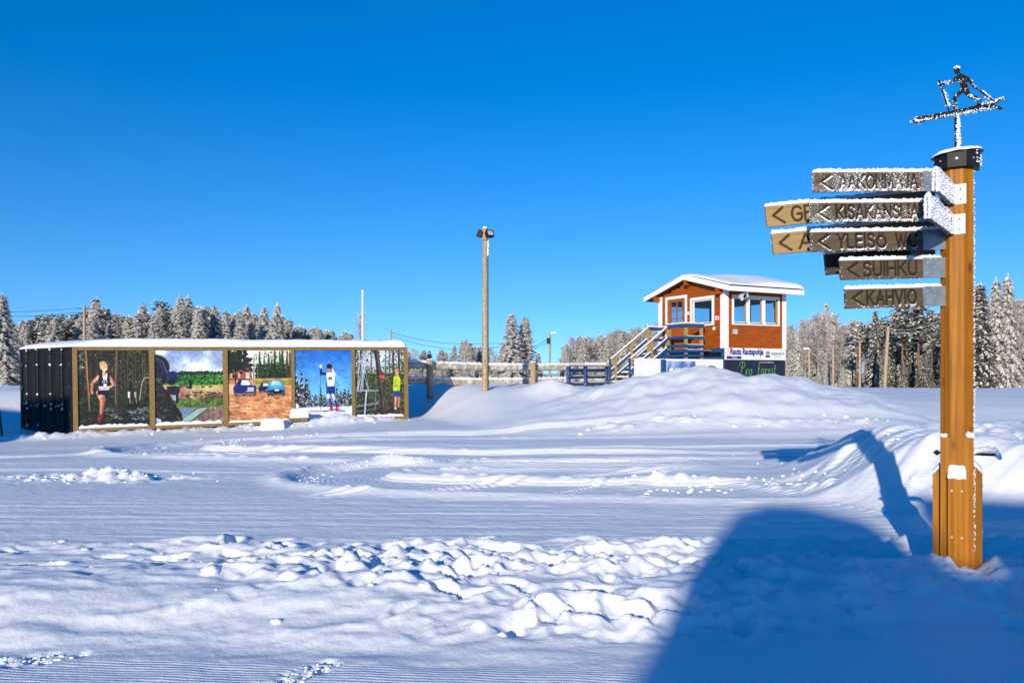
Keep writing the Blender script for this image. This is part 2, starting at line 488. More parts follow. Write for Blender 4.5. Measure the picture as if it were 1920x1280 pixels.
def add_knots(m):
    nt = m.node_tree; N, L = nt.nodes, nt.links
    b = N['Principled BSDF']; src = b.inputs['Base Color'].links[0].from_socket
    tc = N.new('ShaderNodeTexCoord'); mp = N.new('ShaderNodeMapping'); mp.inputs['Scale'].default_value = (7, 7, 3.4)
    L.new(tc.outputs['Object'], mp.inputs['Vector'])
    v = N.new('ShaderNodeTexVoronoi'); v.inputs['Scale'].default_value = 1.0
    L.new(mp.outputs[0], v.inputs['Vector'])
    mr = N.new('ShaderNodeMapRange'); mr.inputs['From Min'].default_value = 0.20; mr.inputs['From Max'].default_value = 0.06
    L.new(v.outputs['Distance'], mr.inputs['Value'])
    w = N.new('ShaderNodeTexWave'); w.wave_type = 'BANDS'; w.bands_direction = 'X'; w.inputs['Scale'].default_value = 9; w.inputs['Distortion'].default_value = 9; w.inputs['Detail'].default_value = 3; w.inputs['Detail Scale'].default_value = 0.6
    mp2 = N.new('ShaderNodeMapping'); mp2.inputs['Scale'].default_value = (1, 1, 0.07); mp2.inputs['Rotation'].default_value = (0, 0, 0.6)
    L.new(tc.outputs['Object'], mp2.inputs['Vector']); L.new(mp2.outputs[0], w.inputs['Vector'])
    m1 = N.new('ShaderNodeMix'); m1.data_type = 'RGBA'; m1.blend_type = 'MULTIPLY'; m1.inputs[0].default_value = 0.20
    L.new(src, m1.inputs[6]); L.new(w.outputs['Color'], m1.inputs[7])
    m2 = N.new('ShaderNodeMix'); m2.data_type = 'RGBA'; m2.inputs[7].default_value = (0.12, 0.038, 0.004, 1)
    L.new(mr.outputs[0], m2.inputs[0]); L.new(m1.outputs[2], m2.inputs[6])
    n5 = N.new('ShaderNodeTexNoise'); n5.inputs['Scale'].default_value = 1.0; n5.inputs['Detail'].default_value = 2
    mp3 = N.new('ShaderNodeMapping'); mp3.inputs['Scale'].default_value = (60, 60, 1.1)
    L.new(tc.outputs['Object'], mp3.inputs['Vector']); L.new(mp3.outputs[0], n5.inputs['Vector'])
    mr5 = N.new('ShaderNodeMapRange'); mr5.inputs['From Min'].default_value = 0.66; mr5.inputs['From Max'].default_value = 0.74; mr5.inputs['To Max'].default_value = 0.7
    L.new(n5.outputs['Fac'], mr5.inputs['Value'])
    n6 = N.new('ShaderNodeTexNoise'); n6.inputs['Scale'].default_value = 2.2; n6.inputs['Detail'].default_value = 5
    L.new(tc.outputs['Object'], n6.inputs['Vector'])
    mr6 = N.new('ShaderNodeMapRange'); mr6.inputs['From Min'].default_value = 0.45; mr6.inputs['From Max'].default_value = 0.75; mr6.inputs['To Max'].default_value = 0.55
    L.new(n6.outputs['Fac'], mr6.inputs['Value'])
    m6 = N.new('ShaderNodeMix'); m6.data_type = 'RGBA'; m6.inputs[7].default_value = (0.20, 0.075, 0.006, 1)
    L.new(mr6.outputs[0], m6.inputs[0]); L.new(m2.outputs[2], m6.inputs[6])
    m5 = N.new('ShaderNodeMix'); m5.data_type = 'RGBA'; m5.inputs[7].default_value = (0.07, 0.025, 0.003, 1)
    L.new(mr5.outputs[0], m5.inputs[0]); L.new(m6.outputs[2], m5.inputs[6])
    L.new(m5.outputs[2], b.inputs['Base Color'])


add_knots(M_POST)

# ------------------------------------------------------------------ the lie of the land
A_C = (-12.85, 23.5)                                  # container, front left corner
F_C = Vector((0.897, 0.441)); N_C = Vector((-0.441, 0.897))
TOE = [(9.5, 7.6), (6.5, 7.9), (5.2, 8.1), (4.05, 8.4), (3.6, 9.4), (3.85, 11.3), (4.4, 13.2), (6.0, 16.0), (9.0, 19.0), (14.0, 23.0)]
TOE_POLY = TOE + [(40, 23), (40, 7.6)]
MX = np.array([860, 960, 1010, 1060, 1090, 1120, 1164, 1186, 1229, 1273, 1317, 1360, 1393, 1470, 1540, 1580, 1620, 1690]) / 1500.0 * 26.5 - 960 / 1500.0 * 26.5
MZ = np.array([0.0, 0.35, 0.62, 0.85, 1.0, 1.15, 1.32, 1.50, 1.57, 1.68, 1.82, 1.70, 1.60, 1.47, 1.22, 0.90, 0.50, 0.0])


def chaikin(p, n=3):
    for _ in range(n):
        q = [p[0]]
        for a, b in zip(p[:-1], p[1:]):
            q.append((a[0] * .75 + b[0] * .25, a[1] * .75 + b[1] * .25)); q.append((a[0] * .25 + b[0] * .75, a[1] * .25 + b[1] * .75))
        q.append(p[-1]); p = q
    return p


BEND_A = chaikin([(14, 10.2), (6, 10.35), (2.2, 10.5), (-1.2, 10.7), (-2.7, 11.6), (-2.5, 13.0), (-0.6, 13.8), (2.5, 13.9), (8, 15.2), (16, 17.5)])
BEND_B = chaikin([(16, 14.6), (4, 15.0), (-3, 15.2), (-6.6, 15.6), (-7.9, 17.3), (-6.6, 19.4), (-3, 20.4), (3, 20.9), (14, 21.4)])


def capsule(x, y, x0, x1, yc):
    """distance to a level segment that starts at x0"""
    dx = np.maximum(np.maximum(x0 - x, x - x1), 0)
    return np.hypot(dx, y - yc)


def T(x, y, fine=True, full=False):
    x = np.asarray(x, float); y = np.asarray(y, float)
    z = np.zeros(np.broadcast(x, y).shape) + 0.04
    nz = fbm(x / 6.0, y / 6.0, 5) - 0.5
    # step up from the raked track to the trampled berm, then the level ski track
    edge = 4.55 + 0.10 * (x + 2) * 0.25 + 0.35 * (fbm(x / 1.1, y * 0 + 3.3, 8) - 0.5)
    z = z + 0.13 * ss(edge, edge + 0.75, y) * (1 - ss(5.6, 6.9, y))
    z = z + 0.04 * ss(6.4, 7.2, y) * (1 - ss(9.6, 13.0, y)) + 0.05 * ss(7, 8.2, y) * ss(2.5, 4.2, x) * (1 - ss(12, 14, y))
    # lower ground by the near end of the container
    z = z - 0.25 * ss(-2, -12, x) * ss(13, 21, y) * (1 - ss(24, 26, y) * 0.3)
    # bank up to the fence and the hut
    y0 = np.where(x > -3.4, 24.3, 26.2 + (np.maximum(x, -30) + 13.9) * 0.495)
    tt = ss(-4.6, -0.2, x)
    y0 = (25.8 + (np.clip(x, -30, -3.6) + 13.9) * 0.495 - 0.6 * ss(-5, -3, x)) * (1 - tt) + 21.8 * tt
    amp = 1.10 - 0.45 * ss(11.5, 14.5, x)
    ramp = ss(y0, y0 + 5.6 + 3.2 * tt, y)
    z = z + amp * ramp
    z = z - (0.75 - 0.25 * ss(11.5, 14.5, x)) * ss(36, 90, y)
    # ploughed heap before the hut
    zc = np.interp(x * 26.5 / np.maximum(y, 1) if False else x, MX, MZ, left=0.0, right=0.0)
    zc = zc + 0.06 * (fbm(x / 1.2, y / 1.2, 31) - 0.5)
    fr = ss(18.6, 26.8, y + 0.8 * (fbm(x / 2.5, y / 2.5, 33) - .5))
    hp = np.where(y < 26.5, zc * fr + 0.02, zc - 0.16 * (y - 26.5))
    hp = np.where(y > 33, -9, hp)
    k = 0.12
    h_ = np.clip(0.5 + 0.5 * (hp - z) / k, 0, 1) * ss(0.05, 0.6, np.interp(x, MX, MZ, left=0.0, right=0.0))
    z = z * (1 - h_) + hp * h_ + k * h_ * (1 - h_) * 0.5
    # plough bank on the right
    d = seg_dist(x, y, TOE)
    ins = in_poly(x, y, TOE_POLY)
    dd = np.where(ins, d, -d) + 0.30 * (fbm(x / 0.9, y / 1.5, 41) - 0.5)
    bh = 0.86 - 0.16 * ss(5.2, 6.6, x) - 0.30 * ss(13, 22, y)
    bank = (bh - 0.26) * ss(-0.15, 1.3, dd) + 0.16 * ss(0.6, 1.8, dd) - 0.10 * ss(2.2, 4.5, dd)
    # plough streaks that run along the bank
    st = fbm((x * 0.55 - y * 0.83) / 0.16, (x * 0.83 + y * 0.55) / 1.6, 44, 2) - 0.5
    bank = bank + 0.13 * st * ss(0.1, 0.7, dd) * (1 - 0.6 * ss(2.5, 5, dd))
    bank = bank + 0.09 * worley_bumps(x / 0.5, y / 0.6, 47, 0.5) * ss(1.6, 2.6, dd) * (1 - ss(14, 30, y))
    z = z + bank * (1 - 0.75 * ss(22, 30, y) * ins)
    # a heap left of the steps
    z = z + 0.34 * np.exp(-((x - 1.35) / 0.9) ** 2 - ((y - 28.6) / 0.9) ** 2)
    z = z + 0.13 * np.exp(-((x + 5.9) / 0.35) ** 2 - ((y - 11.9) / 0.22) ** 2)
    if fine:
        # big soft swells
        z = z + 0.10 * nz * ss(10, 14, y) + 0.05 * (fbm(x / 1.9, y / 1.1, 51) - 0.5) * ss(9.5, 11.5, y)
        # trampled strip
        q = ss(4.5, 4.95, y) * (1 - ss(6.9, 7.5, y))
        wl_ = (0.30 + 0.70 * ss(-2.8, -0.6, x + 0.6 * (y - 5.5))) * (0.25 + 1.3 * ss(.30, .65, fbm(x / 1.1, y / 0.55, 145, 2)))
        lump = worley_bumps(x / 0.19, y / 0.16, 61, 0.5, 0.35, 0.85) * 0.028 + worley_bumps(x / 0.36 + 3, y / 0.27, 64, 0.5, 0.4, 0.9) * 0.040
        pits = worley_bumps(x / 0.42 + 9, y / 0.34 + 5, 67, 0.55, 0.25, 0.55) * 0.08
        wob = 0.09 * (fbm(x / 0.9, y / 0.33, 70) - 0.5) + wl_ * 0.075 * (0.5 - np.abs(fbm(x / 0.33, y / 0.24, 71, 3) - 0.5) * 5 * 0.5) * 0.9 + 0.022 * (fbm(x / 0.10, y / 0.08, 73, 2) - 0.5) * wl_
        z = z + q * (wl_ * (0.7 * lump - 0.5 * pits) + wob) + boot_prints(x, y)
        q2 = ss(6.6, 7.0, y) * (1 - ss(7.25, 7.6, y))
        z = z + q2 * 0.04 * worley_bumps(x / 0.7, y / 0.25, 72, 0.4)
        # soft strip between rake lines and berm
        z = z + 0.035 * (fbm(x / 0.7, y / 0.25, 75) - 0.5) * (1 - ss(4.6, 4.9, y)) * ss(4.1, 4.3, y)
        # windrows: before the container, along the bends, toe of bank
        sF = (x - A_C[0]) * F_C.x + (y - A_C[1]) * F_C.y
        sN = (x - A_C[0]) * N_C.x + (y - A_C[1]) * N_C.y
        wr = np.exp(-((sN + 0.80 + 0.25 * (fbm(sF / 2.0, 0 * sF, 77) - .5)) / 0.36) ** 2) * ss(-6, -3, sF) * (1 - ss(8.8, 10.6, sF))
        z = z + 0.85 * wr * (0.10 + 0.16 * ss(3.5, 6.5, sF) * np.exp(-((sF - 7.2) / 1.6) ** 2) + 0.10 * worley_bumps(x / 0.42, y / 0.42, 79, 0.6) + 0.05 * worley_bumps(x / 0.17, y / 0.17, 81, 0.7) + 0.16 * (fbm(x / 0.35, y / 0.22, 80, 4, .6) - .5))
        brk = ss(.46, .62, fbm(x / .8, y / .8, 121))
        yw = y + 0.25 * (fbm(x / 3.0, y / 3.0, 120) - .5)
        for spine, hw, sc, sd in ((BEND_A, 0.80, 0.17, 82), (BEND_B, 1.0, 0.22, 84)):
            c = seg_dist(x, yw, spine)
            fade = 1 - 0.85 * ss(0.5, 7, x)
            z = z + (0.060 * np.exp(-((c - hw - .08) / 0.22) ** 2) - 0.050 * (1 - ss(hw - .22, hw - .02, c))) * fade
            z = z + np.exp(-((c - hw - .08) / 0.13) ** 2) * (0.01 + 0.038 * brk * worley_bumps(x / sc, y / sc, sd, 0.65)) * (1 - ss(-1, 3.5, x))
        toe = np.exp(-((seg_dist(x, y, [(1.75, 11.2), (2.6, 11.4), (3.4, 10.9), (3.9, 9.9)]) ) / 0.22) ** 2)
        z = z + toe * (0.05 + 0.07 * worley_bumps(x / 0.22, y / 0.3, 86, 0.7))
        pile = np.exp(-((x + 6.0) / 1.3) ** 2 - ((y - 11.8) / 0.45) ** 2)
        z = z + pile * (0.10 * worley_bumps(x / 0.25, y / 0.25, 88, 0.7) - 0.05 * worley_bumps(x / 0.5, y / 0.4, 89, 0.5))
        # ragged ridge before the heap
        rg = np.exp(-((y - 21.2 - 0.5 * (fbm(x / 2.2, y * 0, 94) - .5)) / 0.34) ** 2) * ss(1.6, 2.6, x) * (1 - ss(8, 11, x))
        z = z + rg * (0.03 + 0.09 * worley_bumps(x / 0.35, y / 0.25, 91, 0.6) + 0.16 * (fbm(x / 0.5, y / 0.3, 92) - .5))
        # heap relief
        hm = ss(21, 24, y) * (1 - ss(30, 34, y)) * ss(0, 2.5, x) * (1 - ss(12, 14, x))
        z = z + hm * 0.32 * (fbm(x / 1.0 - y / 1.8, y / 2.0 + x / 3.0, 93) - 0.5) + hm * 0.07 * (fbm(x / 0.4 - y / 0.9, y / 0.8, 95, 4) - 0.5)
        # skied track: long ruts across the view
        tr = ss(7.3, 7.6, y) * (1 - ss(9.3, 10.0, y)) * (1 - 0.9 * (dd > 0))
        z = z + tr * 0.018 * (fbm(x / 2.6, (y + 0.03 * x) / 0.09, 97, 2) - 0.5)
        z = z + 0.010 * (fbm(x / 0.30, y / 0.16, 99, 2) - 0.5) * (1 - ss(18, 30, y))
        mid = ss(12.5, 15, y) * (1 - ss(23, 26, y)) * (1 - ss(0, .6, dd))
        z = z + mid * 0.10 * (fbm(x / 14 + .2 * y, y / 1.5 - .05 * x, 111, 3) - 0.5)
        for (xa, ya, xb, yb_, w) in ((-12, 15.2, 9, 17.6, .05), (-12, 15.45, 9, 17.85, .05), (-9, 19.2, 12, 18.2, .07), (-2.5, 10.0, 3.2, 13.6, .04), (-2.3, 9.9, 3.4, 13.5, .04), (0.2, 10.0, 2.6, 12.9, .04), (-10, 13.0, -3.4, 12.6, .05)):
            dl = seg_dist(x, y + 0.12 * (fbm(x / 2.5, y * 0, 141) - .5), [(xa, ya), (xb, yb_)])
            z = z - 0.022 * np.exp(-(dl / w) ** 2) + 0.014 * np.exp(-((dl - 2 * w) / w) ** 2)
        z = z + q * wl_ * 0.020 * (0.5 - np.abs(fbm(x / 0.17, y / 0.13, 143, 3) - .5) * 3)
        far = ss(24, 40, y) * (1 - ss(150, 200, y))
        z = z + far * 0.18 * (fbm(x / 3.5, y / 2.4, 101) - 0.5)
    if not full:
        return z
    gm = np.zeros_like(z); gd = np.zeros_like(z)
    # raked strip at the very front
    m0 = (1 - ss(4.20, 4.27, y + 0.06 * x + 0.03 * (fbm(x / 0.5, y * 0, 103) - .5))) * (1 - ss(0.5, 0.9, x)) * ss(-9, -8, x)
    m0 = m0 * 0.5; gm = np.maximum(gm, m0); gd = np.where(m0 > 0, y * 1.0 + 0.10 * x, gd)
    yw = y + 0.25 * (fbm(x / 3.0, y / 3.0, 120) - .5)
    for spine, hw, per in ((BEND_A, 0.80, 0.40), (BEND_B, 1.0, 0.30)):
        c = seg_dist(x, yw, spine)
        m1 = (1 - ss(hw - .15, hw, c)) * (1 - 0.6 * ss(2, 9, x))
        gd = np.where(m1 > gm, c * per, gd); gm = np.maximum(gm, m1)
    m3 = ss(7.4, 7.7, y) * (1 - ss(9.0, 9.5, y)) * 0.35 * (dd < 0.0)
    gd = np.where(m3 > gm, y * 0.8 + 0.02 * x, gd); gm = np.maximum(gm, m3)
    # boot and ski-boot trails cut through the raked strip
    tr1 = seg_dist(x, y, [(-0.75, 3.4), (-0.55, 3.9), (-0.93, 4.25)]) if False else seg_dist(x, y, [(-1.55, 3.6), (-0.98, 4.28)])
    tr2 = seg_dist(x, y, [(-4.0, 3.9), (-2.45, 4.42)])
    tm = np.maximum(1 - ss(0.05, 0.12, tr1), 1 - ss(0.05, 0.12, tr2))
    gm = gm * (1 - tm)
    z = z - tm * 0.05 * worley_bumps(x / 0.09, y / 0.09, 105, 0.8)
    return z, gd, gm


PRINTS = None


def boot_prints(x, y):
    global PRINTS
    if PRINTS is None:
        rr = random.Random(21)
        PRINTS = []
        for w in range(31):                                  # short walks criss-crossing the strip
            px, py = (rr.uniform(-2.6, 3.4), rr.uniform(4.9, 7.1)) if w < 25 else (rr.uniform(-5, -1), rr.uniform(6.1, 7.0))
            a = rr.uniform(0, 6.28)
            for k in range(rr.randint(3, 8)):
                sd = -1 if k % 2 else 1
                PRINTS.append((px - math.sin(a) * .10 * sd, py + math.cos(a) * .10 * sd, a + rr.gauss(0, .2), rr.uniform(.11, .15), rr.uniform(.05, .075), rr.uniform(.022, .058)))
                px += math.cos(a) * .46; py += math.sin(a) * .46; a += rr.gauss(0, .18)
    out = np.zeros(np.shape(x))
    m0 = (y > 4.4) & (y < 7.7) & (x > -7) & (x < 6)
    xs, ys = x[m0], y[m0]
    acc = np.zeros(xs.shape)
    jit = 0.35 * (fbm(xs / .05, ys / .05, 131, 2) - .5)
    for (px, py, a, L, W, dp) in PRINTS:
        if not 4.7 < py < 7.3 or (px < -1.2 and py < 5.9): continue
        near = (np.abs(xs - px) < .34) & (np.abs(ys - py) < .34)
        if not near.any(): continue
        u = (xs[near] - px) * math.cos(a) + (ys[near] - py) * math.sin(a)
        v = -(xs[near] - px) * math.sin(a) + (ys[near] - py) * math.cos(a)
        e = np.hypot(u / L, v / W) + jit[near]
        pit = -dp * (1 - ss(.50, 1.08, e)) + .40 * dp * np.exp(-((e - 1.30) / .24) ** 2)
        acc[near] = np.where(np.abs(pit) > np.abs(acc[near]), pit, acc[near])
    out[m0] = acc
    return out


def Tz(x, y):
    return float(T(np.array([x]), np.array([y]), fine=True)[0])


def build_ground():
    th = np.concatenate([np.linspace(-180, -42, 40), np.linspace(-41.8, 41.8, 820), np.linspace(42, 180, 40)])
    r = np.concatenate([np.linspace(0.4, 7.3, 24), np.linspace(7.4, 13.2, 260)[1:], 13.2 * (22.5 / 13.2) ** np.linspace(0, 1, 260)[1:],
                        22.5 * (70 / 22.5) ** np.linspace(0, 1, 230)[1:], 70 * (6000 / 70) ** np.linspace(0, 1, 60)[1:]])
    TH, RR = np.meshgrid(np.radians(th), r)
    X = RR * np.sin(TH); Y = -4.0 + RR * np.cos(TH)
    Z, gd, gm = T(X, Y, True, True)
    o = grid_mesh('snow_ground', X, Y, Z, M_GROUND, attrs={'groom_d': gd, 'groom_m': gm})
    tag(o, 'wide snow-covered ground with ski tracks, ploughed heaps and trampled strip', 'snow ground', kind='structure')


build_ground()


def build_clods():
    mb = MB()
    rr = random.Random(3)


    pts = []
    for _ in range(70):                                     # before the container
        s = rr.uniform(-4, 10); n = -0.8 + rr.gauss(0, 0.4)
        pts.append((A_C[0] + F_C.x * s + N_C.x * n, A_C[1] + F_C.y * s + N_C.y * n, rr.uniform(0.03, 0.10)))
    for _ in range(130):                                     # outer edge of the near bend
        a = rr.uniform(1.5, 4.9); rad = 2.0 + rr.gauss(0, 0.12)
        pts.append((-1.1 + math.cos(a) * rad, 12.3 + math.sin(a) * rad, rr.uniform(0.010, 0.032)))
    for _ in range(70):
        a = rr.uniform(1.5, 4.9); rad = rr.choice((1.05, 3.0)) + rr.gauss(0, 0.15)
        pts.append((-5.2 + math.cos(a) * rad, 17.8 + math.sin(a) * rad, rr.uniform(0.02, 0.06)))
    for _ in range(45):                                     # loose lumps in the trampled strip and on the bank
        pts.append((rr.uniform(-4.5, 3.5), rr.uniform(4.6, 7.3), rr.choice((0.015, 0.02, 0.03, 0.045))))
    for _ in range(60):
        pts.append((rr.uniform(1.6, 4.2), rr.gauss(11.0, 0.4), rr.uniform(0.02, 0.06)))
    for _ in range(35):
        pts.append((rr.uniform(3.5, 8), rr.uniform(8, 16), rr.uniform(0.02, 0.06)))
    for _ in range(60):
        pts.append((rr.gauss(-6.0, 0.8), rr.gauss(11.8, 0.3), rr.uniform(0.02, 0.07)))
    for _ in range(14):
        pts.append((rr.uniform(1.5, 10), rr.gauss(21.2, 0.35), rr.uniform(0.04, 0.12)))
    for _ in range(130):                                     # boot trails
        t = rr.random(); pts.append((-1.55 + 0.57 * t + rr.gauss(0, .05), 3.6 + .68 * t + rr.gauss(0, .03), rr.uniform(0.006, 0.016)))
        t = rr.random(); pts.append((-4.0 + 1.55 * t + rr.gauss(0, .05), 3.9 + .52 * t + rr.gauss(0, .04), rr.uniform(0.006, 0.018)))
    pts += [(-3.25, 4.55, 0.045), (-3.2, 4.57, 0.03), (-2.15, 5.75, 0.09), (-1.55, 5.55, 0.11), (-0.9, 5.75, 0.07)]
    xs = np.array([p[0] for p in pts]); ys = np.array([p[1] for p in pts])
    zs = T(xs, ys)
    for (x, y, r), z in zip(pts, zs):
        r *= 0.7
        mb.blob((x, y, z + r * 0.05), r, rr.randrange(9999), 0.38, sub=1, sq=(1.3, 1.1, 0.6))
    o = mb.build('snow_clods', M_SNOW, smooth=True)
    tag(o, 'loose lumps and clods of snow strewn along track edges', 'snow clods', kind='stuff')


build_clods()


def lumpy_ridge(name, parent, p0, p1, w, h, seed=0, side=None, n=None, mat_=None, rough=0.3):
    """a roll of snow lying on an edge from p0 to p1: half-round with an uneven outline"""
    p0, p1 = Vector(p0), Vector(p1)
    L_ = (p1 - p0).length
    n = n or max(4, min(60, int(L_ / (h * 0.55))))
    d = (p1 - p0).normalized()
    s = (side if side is not None else d.cross(Vector((0, 0, 1)))).normalized()
    u = Vector((0, 0, 1))
    rr = random.Random(seed)
    vs, fs = [], []
    k = 7
    for i in range(n + 1):
        t = i / n
        p = p0.lerp(p1, t)
        e = min(1.0, 0.35 + 3.0 * min(t, 1 - t) * n / 3.0)
        hh = h * e * (1 + rough * (rr.random() - 0.5) * 2)
        ww = w * (1 + 0.16 * (rr.random() - 0.5))
        for j in range(k):
            a = math.pi * j / (k - 1)
            jit = 1 + rough * 0.35 * (rr.random() - .5)
            vs.append(p + s * (-math.cos(a) * ww / 2) + u * (math.sin(a) ** 0.75 * hh * jit - (0.12 * h if j in (0, k - 1) else 0)))
    for i in range(n):
        for j in range(k - 1):
            fs.append((i * k + j, (i + 1) * k + j, (i + 1) * k + j + 1, i * k + j + 1))
    fs.append(tuple(range(k))); fs.append(tuple(n * k + j for j in range(k - 1, -1, -1)))
    for i in range(n):
        fs.append((i * k, i * k + k - 1, (i + 1) * k + k - 1, (i + 1) * k))
    mb = MB(); mb.add(vs, fs)
    return mb.build(name, mat_ or M_SNOW, parent, smooth=True)

# ------------------------------------------------------------------ timing hut
HUT_O = (7.96, 30.0)
HUT_A = math.atan2(0.45, 0.893)
HU = Vector((math.cos(HUT_A), math.sin(HUT_A))); HV = Vector((-math.sin(HUT_A), math.cos(HUT_A)))
HL, HW = 3.05, 3.92
Z0, ZE, ZR = 2.57, 4.66, 5.32          # wall foot, eaves, ridge (underside of roof)
OV = 0.62                              # eaves overhang


def hut_u(px):
    k = (px - 960) / FPX
    return (k * HUT_O[1] - HUT_O[0]) / (HU.x - k * HU.y)


def hut_t(px, u=0.0):
    k = (px - 960) / FPX
    ox, oy = HUT_O[0] + HU.x * u, HUT_O[1] + HU.y * u
    return (k * oy - ox) / (HV.x - k * HV.y)


def hut_z(py, u, v):
    d = HUT_O[1] + HU.y * u + HV.y * v
    return EYE + (HOR - py) / FPX * d


def roof_under(v):
    m = HW / 2
    return ZR - abs(v - m) * (ZR - ZE) / (m + OV)


hut = thing('timing_hut', 'red-brown timber timing hut with white trim on stilts behind the ploughed heap', 'hut', (*HUT_O, 0), HUT_A)


def clad(name, axis, at_, a0, a1, z0, top, openings, out):
    """wall of horizontal boards; axis 'x' runs along u at v=at_, 'y' runs along v at u=at_; out = outward sign"""
    mb = MB()
    step, gap, th = 0.145, 0.012, 0.028
    z = z0
    i = 0
    while True:
        z1 = z + step - gap
        zm = z1
        if axis == 'y':
            if zm > ZR - 0.03: break
            half = (ZR - zm) / ((ZR - ZE) / (HW / 2 + OV))
            lo, hi = max(a0, HW / 2 - half), min(a1, HW / 2 + half)
        else:
            if zm > top: break
            lo, hi = a0, a1
        spans = [(lo, hi)]
        for (o0, o1, oz0, oz1) in openings:
            if z1 > oz0 and z < oz1:
                ns = []
                for s0, s1 in spans:
                    if o1 <= s0 or o0 >= s1: ns.append((s0, s1)); continue
                    if o0 > s0: ns.append((s0, o0))
                    if o1 < s1: ns.append((o1, s1))
                spans = ns
        for s0, s1 in spans:
            if s1 - s0 < 0.02: continue
            w0, w1 = (at_, at_ + out * th)
            w0, w1 = min(w0, w1), max(w0, w1)
            if axis == 'x': mb.box(s0, s1, w0, w1, z, z1)
            else: mb.box(w0, w1, s0, s1, z, z1)
        # backing (carries the grooves' shade) and pine lining inside
        for s0, s1 in spans:
            if s1 - s0 < 0.02: continue
            b0, b1 = (at_ - out * 0.06, at_ + out * 0.012)
            b0, b1 = min(b0, b1), max(b0, b1)
            if axis == 'x': mb.box(s0 + .002, s1 - .002, b0, b1, z - 0.001, z + step - 0.002, 1)
            else: mb.box(b0, b1, s0 + .002, s1 - .002, z - 0.001, z + step - 0.002, 1)
        z += step
        i += 1
    return mb.build(name, [M_REDWALL, M_INNER], hut)


T_W0, T_W1 = 0.52, 1.92        # gable window trim
T_D0, T_D1 = 2.12, 3.50        # door trim
U_W0, U_W1 = 0.34, 2.75        # triple window trim
ZW0, ZW1 = 3.44, 4.57
gable_open = [(T_W0 + 0.1, T_W1 - 0.1, ZW0 + 0.1, 4.48), (T_D0 + 0.1, T_D1 - 0.1, Z0 - 0.1, 4.63)]
track_open = [(U_W0 + 0.07, U_W1 - 0.07, ZW0 + 0.08, 4.47)]
clad('wall', 'y', 0.0, 0.0, HW, Z0, None, gable_open, -1)
clad('wall', 'x', 0.0, 0.0, HL, Z0, ZE + 0.14, track_open, -1)
clad('wall', 'y', HL, 0.0, HW, Z0, None, [(0.5, 3.4, 3.5, 4.45)], 1)
clad('wall', 'x', HW, 0.0, HL, Z0, ZE + 0.14, [(0.4, 2.7, 3.5, 4.45)], 1)
fl = MB(); fl.box(0.03, HL - .03, 0.03, HW - .03, Z0 - 0.12, Z0 - 0.02); fl.build('floor', M_INNER, hut)
# furniture-high counter inside, seen through the panes
ct = MB(); ct.box(0.4, HL - 0.1, 0.12, 0.55, 3.30, 3.36); ct.box(1.0, 1.35, 1.1, 1.5, 2.6, 3.75); ct.build('counter', M_INNER, hut)

for (x0, x1, y0, y1) in ((-0.05, 0.17, -0.05, -0.028), (HL - 0.15, HL + 0.05, -0.05, -0.028), (-0.05, -0.028, -0.028, 0.17), (-0.05, -0.028, HW - 0.20, HW + 0.05),
                         (-0.028, 0.12, HW + 0.028, HW + 0.05), (HL + .028, HL + .05, -0.028, .15), (HL + .028, HL + .05, HW - .15, HW + 0.028)):
    mb = MB(); mb.box(x0, x1, y0, y1, Z0 - 0.02, min(roof_under((y0 + y1) / 2) - 0.02, ZE + 0.12)); mb.build('corner_board', M_WHITE, hut)


def window_frame(name, axis, at_, a0, a1, z0, z1, w, out, parent, cols, bottom=True, sash=M_PINE):
    """trim boards round an opening, panes, sash bars and a sill"""
    def bx(mb, s0, s1, d0, d1, zz0, zz1, mi=0):
        e0, e1 = sorted((at_ + out * d0, at_ + out * d1))
        if axis == 'x': mb.box(s0, s1, e0, e1, zz0, zz1, mi)
        else: mb.box(e0, e1, s0, s1, zz0, zz1, mi)
    mb = MB()
    bx(mb, a0, a0 + w, 0.03, 0.055, z0, z1); bx(mb, a1 - w, a1, 0.03, 0.055, z0, z1)
    bx(mb, a0 + w, a1 - w, 0.03, 0.055, z1 - w, z1)
    if bottom: bx(mb, a0 + w, a1 - w, 0.03, 0.055, z0, z0 + w * 0.8)
    fr = mb.build(name, M_WHITE, parent)
    oz0, oz1 = z0 + (w * 0.8 if bottom else 0), z1 - w
    i0, i1 = a0 + w, a1 - w
    # posts between the panes
    n = cols
    pw = 0.13
    cw = ((i1 - i0) - pw * (n - 1)) / n
    for c in range(n):
        s0 = i0 + c * (cw + pw); s1 = s0 + cw
        if c < n - 1:
            m2 = MB(); bx(m2, s1, s1 + pw, -0.03, 0.05, oz0, oz1); m2.build('mullion', M_WHITE, fr)
        m2 = MB()
        bx(m2, s0, s0 + 0.05, -0.035, 0.0, oz0, oz1); bx(m2, s1 - 0.055, s1, -0.035, 0.0, oz0, oz1, 1)
        bx(m2, s0 + .05, s1 - .055, -0.035, 0.0, oz0, oz0 + 0.05); bx(m2, s0 + .05, s1 - .055, -0.035, 0.0, oz1 - 0.05, oz1)
        m2.build('sash', [M_WHITE, sash], fr)
        m2 = MB(); bx(m2, s0 + 0.045, s1 - 0.05, -0.022, -0.016, oz0 + 0.045, oz1 - 0.045); m2.build('pane', M_GLASS, fr)
        m2 = MB(); bx(m2, s0 + 0.02, s1 - 0.02, 0.0, 0.075, oz0 - 0.015, oz0 + 0.008); m2.build('sill', M_BLACKMETAL, fr)
    return fr


